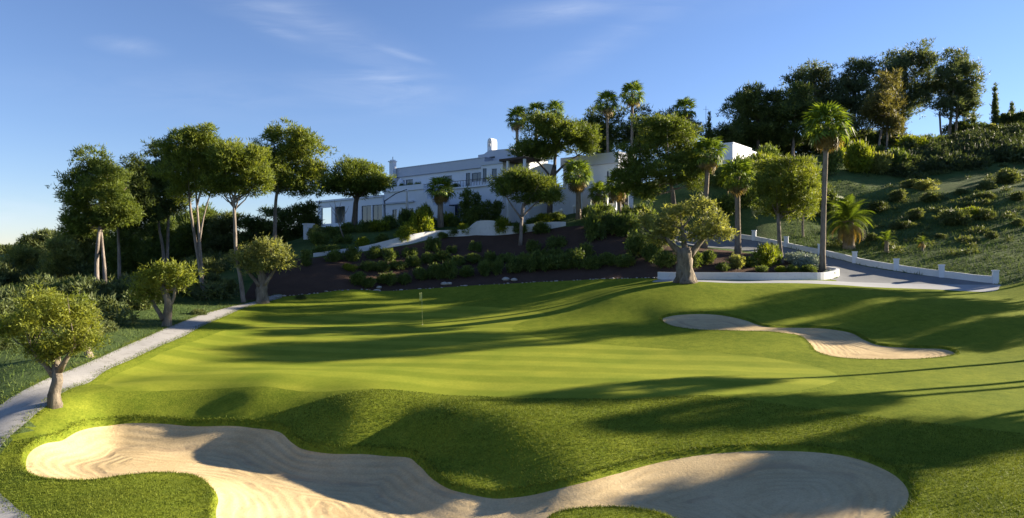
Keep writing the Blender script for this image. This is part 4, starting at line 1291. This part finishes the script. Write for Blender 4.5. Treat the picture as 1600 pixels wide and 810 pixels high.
def window(parent, s0, s1, v, z0, z1, name='window', bars=1, fm='shutter', sill=True):
    mb = MB(); t = .07; d0, d1 = v + .10, v + .17
    mb.box(s0, s1, d0, d1, z1 - t, z1); mb.box(s0, s1, d0, d1, z0, z0 + t)
    mb.box(s0, s0 + t, d0, d1, z0 + t, z1 - t); mb.box(s1 - t, s1, d0, d1, z0 + t, z1 - t)
    for i in range(bars):
        x = s0 + (s1 - s0) * (i + 1) / (bars + 1)
        mb.box(x - .03, x + .03, d0, d1, z0 + t, z1 - t)
    w = mb.build(name, M[fm], parent)
    part('pane', 'glass', w, (s0 + .02, s1 - .02, v + .13, v + .15, z0 + .02, z1 - .02))
    if sill:
        part('sill', 'white', w, (s0 - .08, s1 + .08, v - .10, v + .09, z0 - .09, z0 - .003))
    return w


ZT = 5.4; ZE = 8.0; ZR = 9.45; ZB = -2.5
# upper storey
sL = hs(617, 0)
up_h = [(hs(623, 0), hs(632, 0), ZT + .5, ZT + 2.1), (hs(634, 0), hs(645, 0), ZT + .1, ZT + 2.1), (hs(694, 0), hs(706, 0), ZT + .8, ZT + 2.0), (hs(728, 0), hs(735, 0), ZT + .1, ZT + 2.1), (hs(737, 0), hs(753, 0), ZT + .7, ZT + 2.0)]
facade('wall', sL, 0, 0, .3, ZT, ZE, up_h, house)
part('wall', 'white', house, (sL, 0, .302, 9, ZT, ZE - .002))
for i, h in enumerate(up_h):
    window(house, h[0], h[1], 0, h[2], h[3], 'window' if h[2] > ZT + .3 else 'door', 1, 'shutter', h[2] > ZT + .3)
part('roof', 'band', house, (sL - .25, .3, -.35, 9.2, ZE + .002, ZR - .12), (sL - .32, .37, -.42, 9.27, ZR - .118, ZR))
# ground storey left with the terrace on top
v1 = -4.0
s60, s66 = hs(600, v1), hs(662, v1)
lo_h = [(hs(613, v1), hs(620, v1), .2, 2.5), (hs(627, v1), hs(646, v1), .2, 2.5)]
facade('wall', s60, s66, v1, .3, ZB, ZT - .25, lo_h, house)
part('wall', 'white', house, (s60, s66, v1 + .302, -.002, ZB, ZT - .252))
for h in lo_h: window(house, h[0], h[1], v1, h[2], h[3], 'door', 1, 'shutter', False)
part('terrace_slab', 'white', house, (s60 - .1, s66 + .1, v1 - .2, -.36, ZT - .248, ZT - .06))
part('parapet', 'white', house, (s60 - .05, s66 + .05, v1 - .12, v1 + .1, ZT - .058, ZT + .55))
part('ledge', 'band', house, (s60 - .05, s66 - 2.0, v1 - .3, v1 - .002, 3.35, 3.6))
part('stair_block', 'white', house, (s66 + .102, s66 + 1.6, v1 - .8, -1.6, ZB, 4.6), (s66 + 1.602, s66 + 2.8, v1 - .8, -1.6, ZB, 3.6), (s66 + 2.802, s66 + 4.0, v1 - .8, -1.6, ZB, 2.6))
part('awning', 'shutter', house, (hs(654, v1 - .9), hs(666, v1 - .9), v1 - 1.3, v1 - .82, 2.3, 2.45))
# ground storey middle
v2 = -1.5
s69, s76 = hs(664, v2), hs(762, v2)
mi_h = [(hs(694, v2), hs(718, v2), .9, 2.9), (hs(726, v2), hs(733, v2), 1.2, 4.2), (hs(742, v2), hs(752, v2), .6, 2.9)]
facade('wall', s69, s76, v2, .3, ZB, ZT - .3, mi_h, house)
part('wall', 'white', house, (s69, s76, v2 + .302, -.004, ZB, ZT - .302))
for h in mi_h: window(house, h[0], h[1], v2, h[2], h[3], 'window', 2, 'shutter')
part('shutter', 'shutter', house, (mi_h[0][0] - .55, mi_h[0][0] - .09, v2 - .06, v2 - .004, .9, 2.9))
part('shutter', 'shutter', house, (mi_h[0][1] + .09, mi_h[0][1] + .55, v2 - .06, v2 - .004, .9, 2.9))
part('terrace_slab', 'white', house, (s69 - .1, s76, v2 - .35, -.37, ZT - .298, ZT - .1))
mb = MB()
for i in range(24):
    x = s69 + (s76 - s69) * (i + .5) / 24
    mb.box(x - .02, x + .02, v2 - .25, v2 - .21, ZT - .098, ZT + .75)
mb.box(s69, s76, v2 - .27, v2 - .19, ZT + .752, ZT + .82)
mb.build('railing', M['metal'], house)
# right tower block with its stepped gable and bell gable
v3 = -1.2
s75, s78 = hs(752, v3), hs(788, v3)
to_h = [(hs(757, v3), hs(763, v3), ZT + .3, ZT + 2.2), (hs(771, v3), hs(779, v3), ZT + .4, ZT + 2.0), (hs(757, v3), hs(766, v3), .5, 2.8), (hs(773, v3), hs(782, v3), .5, 2.8)]
facade('wall', s75 + .31, s78, v3 - .35, .3, ZB, ZE, to_h, house)
part('wall', 'white', house, (s75 + .31, s78, v3 - .048, 7, ZB, ZE - .002))
for h in to_h: window(house, h[0], h[1], v3 - .35, h[2], h[3], 'window', 1, 'shutter')
part('parapet', 'band', house, (s75 + .25, s78 + .1, v3 - .5, 7.1, ZE + .002, ZE + .5))
vg = 1.2
poly = [(hs(740, vg), ZE + .52), (hs(740, vg), ZR + .25), (hs(747, vg), ZR + .25), (hs(747, vg), ZR + .7), (hs(756, vg), ZR + .72), (hs(764, vg), ZR + 1.15), (hs(797, vg), ZR + 1.0), (hs(815, vg), ZR - .3), (hs(815, vg), ZE + .52)]
mb = MB(); n = len(poly)
mb.add([(a, vg, b) for a, b in poly] + [(a, vg + 6, b) for a, b in poly], [tuple(range(n)), tuple(range(2 * n - 1, n - 1, -1))] + [(i, n + i, n + (i + 1) % n, (i + 1) % n) for i in range(n)])
gab = mb.build('roof', M['band'], house)
part('vent', 'metal', gab, (hs(765, vg - .03), hs(773, vg - .03), vg - .06, vg - .01, ZR - .05, ZR + .2))
# bell gable: two piers and an arch
bg0, bg1 = hs(761.5, 2.0), hs(768.5, 2.0)
zb = ZR + 1.0; bw = bg1 - bg0; bd = 1.15
mb = MB()
mb.box(bg0, bg1, 2.0, 2.0 + bd, zb, zb + .9)
mb.box(bg0, bg0 + bw * .25, 2.0, 2.0 + bd, zb + .9, zb + 1.55)
mb.box(bg1 - bw * .25, bg1, 2.0, 2.0 + bd, zb + .9, zb + 1.55)
cxm = (bg0 + bg1) / 2
for i in range(8):
    a0, a1 = math.pi * i / 8, math.pi * (i + 1) / 8
    ri, ro = bw * .25, bw * .5
    p = [(cxm + ri * math.cos(a0), ri * math.sin(a0)), (cxm + ro * math.cos(a0), ro * math.sin(a0) * 1.3), (cxm + ro * math.cos(a1), ro * math.sin(a1) * 1.3), (cxm + ri * math.cos(a1), ri * math.sin(a1))]
    mb.add([(x, 2.0, zb + 1.55 + z) for x, z in p] + [(x, 2.0 + bd, zb + 1.55 + z) for x, z in p], [(0, 1, 2, 3), (7, 6, 5, 4), (0, 4, 5, 1), (1, 5, 6, 2), (2, 6, 7, 3), (3, 7, 4, 0)])
bgo = mb.build('bell_gable', M['white'], house)
mb = MB(); mb.lathe([(.04, .34), (.08, .30), (.09, .15), (.14, 0)], 10, (cxm, 2.0 + bd / 2, zb + 1.15)); mb.build('bell', M['metal'], bgo)
# left chimney with a cap and the whitewashed dome beside it
s_c = hs(615.5, -.6)
mb = MB()
mb.box(s_c - .42, s_c + .42, -1.2, -.36 - .1, ZT - .06, ZR + .95)
mb.box(s_c - .58, s_c + .58, -1.36, -.3 - .12, ZR + .952, ZR + 1.1)
mb.box(s_c - .34, s_c + .34, -1.12, -.54, ZR + 1.102, ZR + 1.3)
ch = mb.build('chimney', M['white'], house)
mb = MB(); mb.lathe([(.05, 0), (.05, .5)], 6, (s_c, -.83, ZR + 1.3)); mb.build('flue', M['metal'], ch)
mb = MB(); mb.lathe([(.62, 0), (.62, 1.0), (.56, 1.1), (.52, 1.25), (.5, 1.5), (.38, 1.8), (.2, 2.0), (.02, 2.08)], 16, (hs(626, -2.2), -2.2, ZT - .06)); mb.build('dome', M['white'], house)
# porch canopy right of the tower
part('canopy', 'timber', house, (s78 + .102, hs(828, v3), v3 - 1.2, 1.15, ZE + .15, ZE + .45))
for px in (800, 826): part('pillar', 'white', house, (hs(px, v3) - .15, hs(px, v3) + .15, v3 - 1.0, v3 - .7, ZB, ZE + .148))
part('wall', 'white', house, (s78 + .002, hs(832, 2), 1.2, 7.0, ZB, ZE + .5))
# low left wing with its porch openings
ZW = 4.55
sA, sB = hs(498, v1), s60 - .002
we_h = [(hs(504, v1), hs(521, v1), .9, 3.6), (hs(525, v1), hs(541, v1), .9, 3.6), (hs(567, v1), hs(582, v1), .4, 3.4), (hs(584, v1), hs(599, v1), .4, 3.4)]
facade('wall', sA, sB, v1 - .25, .3, ZB - 1, ZW, we_h, house)
part('roof', 'white', house, (sA - .2, sB, v1 - .5, v1 + 6, ZW + .002, ZW + .3))
part('wall', 'white', house, (sA, sB, v1 + 4.5, v1 + 4.8, ZB - 1, ZW - .002))
part('wall', 'white', house, (sA, sA + .3, v1 + 2.5, v1 + 4.498, ZB - 1, ZW - .002))
part('floor', 'apron', house, (sA, sB, v1 + .06, v1 + 4.49, -.2, .1))
for h in we_h[2:]: window(house, h[0], h[1], v1 - .25, h[2], h[3], 'door', 1, 'shutter', False)
# long right wing behind the palms
v4 = 8.0
sF, sG = hs(880, v4), hs(966, v4)
ri_h = [(hs(948, v4), hs(951, v4), ZT - .5, ZT + 1.6), (hs(905, v4), hs(912, v4), ZT, ZT + 1.5)]
facade('wall', sF, sG, v4, .3, ZB, ZE, ri_h, house)
part('wall', 'white', house, (sF, sG, v4 + .302, v4 + 4, ZB, ZE - .002))
for h in ri_h: window(house, h[0], h[1], v4, h[2], h[3], 'window', 0, 'shutter')
part('roof', 'band', house, (sF - .2, sG + .3, v4 - .4, v4 + 4.2, ZE + .002, ZR))
v5 = 5.0
sP, sQ = hs(858, v5), hs(910, v5)
part('wall', 'white', house, (sP, sQ, v5, v4 - .002, ZB, 4.5))
part('parapet', 'white', house, (sP - .1, sQ + .1, v5 - .1, v5 + .2, 4.502, 5.0))
# carport
sR, sS = hs(918, v5 - 1), hs(970, v5 - 1)
part('carport_roof', 'white', house, (sR, sS, v5 - 1.2, v4 - .42, 4.1, 4.4))
for px in (922, 934, 948, 962): part('pillar', 'white', house, (hs(px, v5 - 1) - .14, hs(px, v5 - 1) + .14, v5 - 1.1, v5 - .82, ZB, 4.098))
for px in (955, 970): window(house, hs(px, v4 - .45), hs(px + 11, v4 - .45), v4 - .45, 1.6, 3.6, 'door', 1, 'shutter', False)

# white box-shaped annex at the top of the drive
AX, AD = (1145 - CX) / F * 104, 104.0
az = 10 + (405 - 249) / F * 104
annex = empty('annex', (AX, AD, az), -HA, 'small white box-shaped annex with one sunlit side above the drive', 'building')
hA = 2.55
part('wall', 'white', annex, (-5.5, 0, 0, 7.5, 0, hA - .2))
part('parapet', 'white', annex, (-5.56, .06, -.06, 7.56, hA - .198, hA + .05))
part('wall', 'white', annex, (-5.5, -.45, 7.502, 12, 0, hA - .1))
part('plinth', 'white', annex, (-5.2, -.5, .5, 11.5, -5, -.003))
window(annex, -4.6, -3.2, -.172, .6, 1.9, 'window', 1)
part('pillar', 'white', annex, (-.5, -.1, .1, .498, -5, -.004))
part('ledge', 'white', annex, (-5.7, .3, -.3, 8.2, -.16, -.006)) if False else None
mb = MB()
for k_ in range(7): mb.box(-.449, -.40, 8.0 + k_ * .55, 8.08 + k_ * .55, .3, hA - .4)
mb.build('screen', M['band'], annex)

# planting on the terrace edge
for i, px in enumerate((608, 618, 628, 640, 652, 690, 700, 712)):
    vv = v1 + .25 if px < 660 else v2 - .1
    s_ = hs(px, vv); o = link('terrace_plant', random.choice(SH[('shrub', 'wide')]))
    o.location = (OX + s_ * UX + vv * VX, OD + s_ * UY + vv * VY, GZ0 + (ZT + .1 if px < 660 else ZT - .12)); o.rotation_euler = (0, 0, -HA); o.scale = (.62, .3, .95 if px < 660 else .7)
    tag(o, ORD[i + 1] + ' dark trailing plant from the left along the edge of the house terrace', 'plant', 'plants along the terrace edge')

# ------------------------------------------------------------------ low walls


def wall_line(name, label, pts, h, th, mat, cat='wall', close=False, sub=.7):
    """pts: world XY; h: heights at the points"""
    P = np.asarray(pts, float)
    Q = catmull(np.column_stack([P, np.asarray(h, float)]), False, sub)
    zz = ground_z(Q[:, 0], Q[:, 1])
    zz = np.convolve(np.pad(zz, 2, mode='edge'), np.ones(5) / 5, 'valid')
    t = np.gradient(Q[:, :2], axis=0); t /= np.linalg.norm(t, axis=1)[:, None]
    nn = np.stack([-t[:, 1], t[:, 0]], 1) * th / 2
    base = Vector((Q[0, 0], Q[0, 1], zz[0]))
    V = []; Fc = []
    m = len(Q)
    for i in range(m):
        a = Q[i, :2] + nn[i]; b = Q[i, :2] - nn[i]
        for (x, y, z) in ((a[0], a[1], zz[i] - .5), (a[0], a[1], zz[i] + Q[i, 2]), (b[0], b[1], zz[i] + Q[i, 2]), (b[0], b[1], zz[i] - .5)):
            V.append((x - base.x, y - base.y, z - base.z))
    for i in range(m - 1):
        for k in range(4):
            Fc.append((i * 4 + k, i * 4 + (k + 1) % 4, (i + 1) * 4 + (k + 1) % 4, (i + 1) * 4 + k))
    Fc += [(3, 2, 1, 0), tuple((m - 1) * 4 + k for k in range(4))]
    root = empty(name, base, 0, label, cat)
    mb = MB(); mb.add(V, Fc); mb.build('wall_body', M[mat], root)
    return root, base


gw = [(490, 403), (530, 398), (570, 393), (605, 388), (640, 382), (680, 372), (715, 369), (733, 368.5), (745, 368.5), (772, 368), (790, 367), (830, 362), (862, 357), (884, 353)]
wall_line('garden_wall', 'weathered white garden wall winding along the top of the soil bank', [ray_ground(*p) for p in gw],
          [.35, .45, .55, .8, 1.0, .85, .75, .95, 1.7, 1.75, 1.0, .9, .75, .5], .3, 'oldwhite')
pw_ = [(1029, 437), (1060, 437), (1100, 437), (1150, 437.5), (1200, 438), (1250, 438), (1285, 437.5), (1304, 434), (1309, 430), (1300, 426.5), (1285, 424)]
wall_line('planter_wall', 'low white curved planter wall behind the thick-trunked olive', [ray_ground(*p) for p in pw_], [.68] * 7 + [.66, .62, .55, .5], .3, 'oldwhite', sub=.5)
dw = [(1557, 443), (1520, 439.5), (1480, 434), (1410, 426), (1345, 414), (1285, 400), (1235, 388), (1180, 376), (1140, 370), (1105, 368)]
dwp = [ray_ground(*p) for p in dw]
wr, wb = wall_line('drive_wall', 'white wall with square posts along the upper edge of the drive', dwp, [.62] * 6 + [.5] * 4, .3, 'oldwhite')
post_mb = MB(); post_mb.box(-.24, .24, -.24, .24, -.5, 1.12); post_mb.box(-.29, .29, -.29, .29, 1.122, 1.24)
post_me = post_mb.mesh('post', M['white'])
line = catmull(np.array(dwp), False, .15)
for px in (1556, 1472, 1401, 1335, 1281, 1228, 1178, 1138):
    pr = CX + line[:, 0] / line[:, 1] * F
    i = int(np.argmin(abs(pr - px))); x, y = line[i]
    o = link('post', post_me, wr); o.location = Vector((x, y, gz(x, y))) - wb; o.rotation_euler = (0, 0, R(-25))
b = on_ground(482, 86); mb = MB(); mb.box(-.45, .45, -.45, .45, -.4, 1.75); mb.box(-.55, .55, -.55, .55, 1.752, 1.9)
mb2 = mb.build('gate_pillar', M['white']); mb2.location = b; mb2.rotation_euler = (0, 0, -HA); tag(mb2, 'short white gate pillar at the left end of the garden', 'pillar')

# edging stones along the foot of the bank
stone_me = []
for s_ in range(5):
    rg = np.random.default_rng(s_ + 40); mb = MB()
    prof = [(.05, -.35), (.48, -.25), (.6, 0), (.5, .28), (.25, .42), (.03, .45)]
    mb.lathe(prof, 8); mb.v = [(x * (1 + rg.uniform(-.2, .2)), y * (1 + rg.uniform(-.2, .2)), z * (1 + rg.uniform(-.15, .15))) for x, y, z in mb.v]
    stone_me.append(mb.mesh('edging_stone', M['stone']))
edge = catmull(pxpoly("420,467 500,460 600,455 700,450 800,444 900,439 1000,436 1028,436"), False, .05)
dd = np.concatenate([[0], np.cumsum(np.linalg.norm(np.diff(edge, axis=0), axis=1))])
t = 0; rg = np.random.default_rng(9); ns = 0
while t < dd[-1] and ns < 150:
    i = int(np.searchsorted(dd, t)); i = min(i, len(edge) - 1)
    sz = rg.uniform(.08, .24) * (1.6 if rg.random() < .1 else 1)
    x, y = edge[i] + rg.normal(0, .05, 2)
    o = link('edging_stone', stone_me[rg.integers(5)]); o.location = (x, y, gz(x, y) + sz * .12); o.scale = (sz * rg.uniform(.8, 1.6), sz * rg.uniform(.8, 1.3), sz * rg.uniform(.4, .8)); o.rotation_euler = (0, 0, rg.uniform(0, 6.3))
    tag(o, 'small pale stone in the edging row between lawn and soil bank', 'stone', 'edging stones along the bank')
    t += rg.uniform(.15, .6) if rg.random() > .12 else rg.uniform(.8, 1.6); ns += 1
for px, py, sz, lab in ((694, 447, .62, 'larger pale rock pair on the bank right of the flag, left rock'), (702, 447, .5, 'larger pale rock pair on the bank right of the flag, right rock'),
                        (790, 440, .7, 'biggest pale rock at the foot of the bank below the slim stone pine'), (803, 440, .6, 'pale rock beside the biggest one at the foot of the bank'),
                        (592, 453, .5, 'pale rock at the foot of the bank below the left end of the wall')):
    x, y = ray_ground(px, py); o = link('rock', random.choice(stone_me)); o.location = (x, y, gz(x, y) + .1); o.scale = (sz, sz, sz * .75); tag(o, lab, 'rock')

# ------------------------------------------------------------------ flag
b = on_ground(660, 56); k = 56 / F
fh = (CAM_Z + (405 - 456.5) * k) - b.z
fl = empty('golf_flag', b, 0, 'limp pale yellow flag on a thin stick in the green', 'flag')
mb = MB(); mb.tube([(0, 0, -.05), (-.03, 0, fh * .5), (-.05, 0, fh)], [.016, .013, .011], 8); mb.build('flagstick', M['stick'], fl)
mb = MB()
rows = 7
V = []
for i in range(rows):
    for j in range(5):
        w = .24 * (1 - .25 * i / (rows - 1)) * j / 4
        V.append((-.05 - w * .9, .06 * math.sin(j * 2.1 + i * .5), fh - .03 - .62 * i / (rows - 1) - .25 * w))
mb.add(V, [(i * 5 + j, i * 5 + j + 1, (i + 1) * 5 + j + 1, (i + 1) * 5 + j) for i in range(rows - 1) for j in range(4)], True)
mb.build('cloth', M['flag'], fl)
mb = MB(); mb.lathe([(.054, 0), (.054, .012)], 12, (0, 0, -.004)); mb.build('cup_rim', M['white'], fl)

# ------------------------------------------------------------------ lamps, parasol, mast, sapling
for px, D, lab in ((877, 90, 'white globe lamp on a short post by the parking court'), (897, 91.5, 'white globe lamp behind the trunk of the dry-skirted palm'), (960, 87, 'white globe lamp in front of the silver car')):
    b = on_ground(px, D); o = empty('globe_lamp', b, 0, lab, 'lamp', 'garden globe lamps')
    mb = MB(); mb.tube([(0, 0, -.2), (0, 0, .75)], [.05, .04], 8); mb.build('lamp_post', M['metal'], o)
    mb = MB(); mb.lathe([(.03, 0), (.17, .06), (.25, .2), (.25, .3), (.17, .44), (.03, .5)], 14, (0, 0, .75)); mb.build('globe', M['globe'], o)
D = 94; b = on_ground(602, D); k = D / F
para = empty('cantilever_parasol', b, 0, 'folded parasol hanging from a dark cantilever arm on the lower terrace', 'parasol')
def rel(px, py): return Vector(P3(px, py, D)) - b
mb = MB(); mb.tube([(0, 0, -.1), rel(601, 313)], [.09, .07], 8); mb.build('pole', M['metal'], para)
mb = MB(); mb.tube([rel(600, 315), rel(618, 303), rel(636, 296)], [.07, .06, .05], 8); mb.build('arm', M['metal'], para)
tp = rel(636, 297); mb = MB(); L = tp.z - .35
mb.lathe([(.06, 0), (.10, -.2), (.17, -L * .4), (.26, -L * .8), (.30, -L), (.05, -L - .02)][::-1], 10, tuple(tp)); mb.build('folded_canopy', M['canvas'], para)
mb = MB(); mb.box(-.5, .5, -.5, .5, -.05, .08); mb.build('base_plate', M['metal'], para)
b = on_ground(1103, 124); mh = (CAM_Z + (405 - 166) / F * 124) - b.z
o = empty('mast', b, 0, 'thin bare mast beside the pointed cypress left of the annex', 'mast')
mb = MB(); mb.tube([(0, 0, -.2), (0, 0, mh)], [.07, .03], 8); mb.build('pole', M['metal'], o)
mb = MB(); mb.tube([(-.5, 0, mh - .6), (.5, 0, mh - .6)], [.02, .02], 6); mb.build('crossbar', M['metal'], o)
D = 82; b = on_ground(541, D); o = empty('bare_sapling', b, 0, 'pale bare sapling leaning above the left part of the garden wall', 'tree')
mb = MB()
r_ = lambda px, py, dy=0: Vector(P3(px, py, D + dy)) - b
mb.tube([(0, 0, -.2), r_(538, 375), r_(530, 352), r_(526, 332), r_(522, 312)], [.09, .08, .065, .05, .02], 7)
mb.build('trunk', M['bark_pine'], o)
mb = MB()
for a_, b_ in (((530, 352), (540, 330)), ((527, 335), (514, 318)), ((526, 330), (534, 312)), ((528, 342), (517, 328)), ((536, 338), (545, 322))):
    mb.tube([r_(*a_), r_((a_[0] + b_[0]) / 2 + 1, (a_[1] + b_[1]) / 2 + 1, .3), r_(*b_, .6)], [.04, .03, .012], 5)
mb.build('branches', M['bark_pine'], o)

# ------------------------------------------------------------------ parked cars


def car(px, D, yaw, paint, label):
    b = on_ground(px, D)
    o = empty('parked_car', b + Vector((0, 0, .02)), yaw, label, 'car', 'cars in the parking court')
    prof = [(-2.1, .35), (-2.15, .7), (-2.05, .92), (-1.6, 1.0), (-.95, 1.42), (-.2, 1.5), (.55, 1.45), (1.15, 1.02), (1.85, .9), (2.12, .72), (2.15, .4), (1.9, .28), (-1.9, .28)]
    mb = MB(); n = len(prof); W = .88
    V = []
    for sgn, ins in ((-1, 0), (1, 0)):
        for x, z in prof:
            w = W - (.18 if z > 1.2 else .04 if z > .95 else 0)
            V.append((x, sgn * w, z))
    mb.add(V, [tuple(range(n)), tuple(range(2 * n - 1, n - 1, -1))] + [(i, n + i, n + (i + 1) % n, (i + 1) % n) for i in range(n)])
    body = mb.build('body', M[paint], o)
    mod = body.modifiers.new('bevel', 'BEVEL'); mod.width = .05; mod.segments = 2
    for s in (-1, 1):
        mb = MB(); y0, y1 = s * .862, s * .735
        mb.add([(-1.35, y0, 1.04), (.9, y0, 1.04), (.45, y1, 1.40), (-.85, y1, 1.40), (-1.35, y0 + s * .02, 1.04), (.9, y0 + s * .02, 1.04), (.45, y1 + s * .02, 1.40), (-.85, y1 + s * .02, 1.40)],
               [(0, 1, 2, 3), (4, 7, 6, 5), (0, 4, 5, 1), (1, 5, 6, 2), (2, 6, 7, 3), (3, 7, 4, 0)]); mb.build('side_window', M['glass'], o)
        mb = MB(); mb.box(2.06, 2.19, s * .75 - .16, s * .75 + .16, .62, .78); mb.build('headlight', M['lens'], o)
    for (xa, za, xb, zb_, nm) in ((.62, 1.40, 1.1, 1.07, 'windscreen'), (-1.02, 1.38, -1.56, 1.03, 'rear_window')):
        sg = 1 if xb > 0 else -1
        mb = MB(); mb.add([(xa + sg * .03, -.62, za + .03), (xa + sg * .03, .62, za + .03), (xb + sg * .03, .74, zb_ + .03), (xb + sg * .03, -.74, zb_ + .03)], [(0, 1, 2, 3)]); mb.build(nm, M['glass'], o)
    for x in (-1.3, 1.32):
        for s in (-1, 1):
            mb = MB(); mb.tube([(x, s * .72, .32), (x, s * .92, .32)], [.32, .32], 16); w = mb.build('wheel', M['tyre'], o)
            mb = MB(); mb.tube([(x, s * .90, .32), (x, s * .935, .32)], [.19, .18], 12); mb.build('rim', M['rim'], w)
    return o


car(983, 90.5, R(-62), 'cardark', 'dark car parked at the right end of the carport')
car(951, 91.5, R(-70), 'carsilver', 'silver car parked left of the dark car')
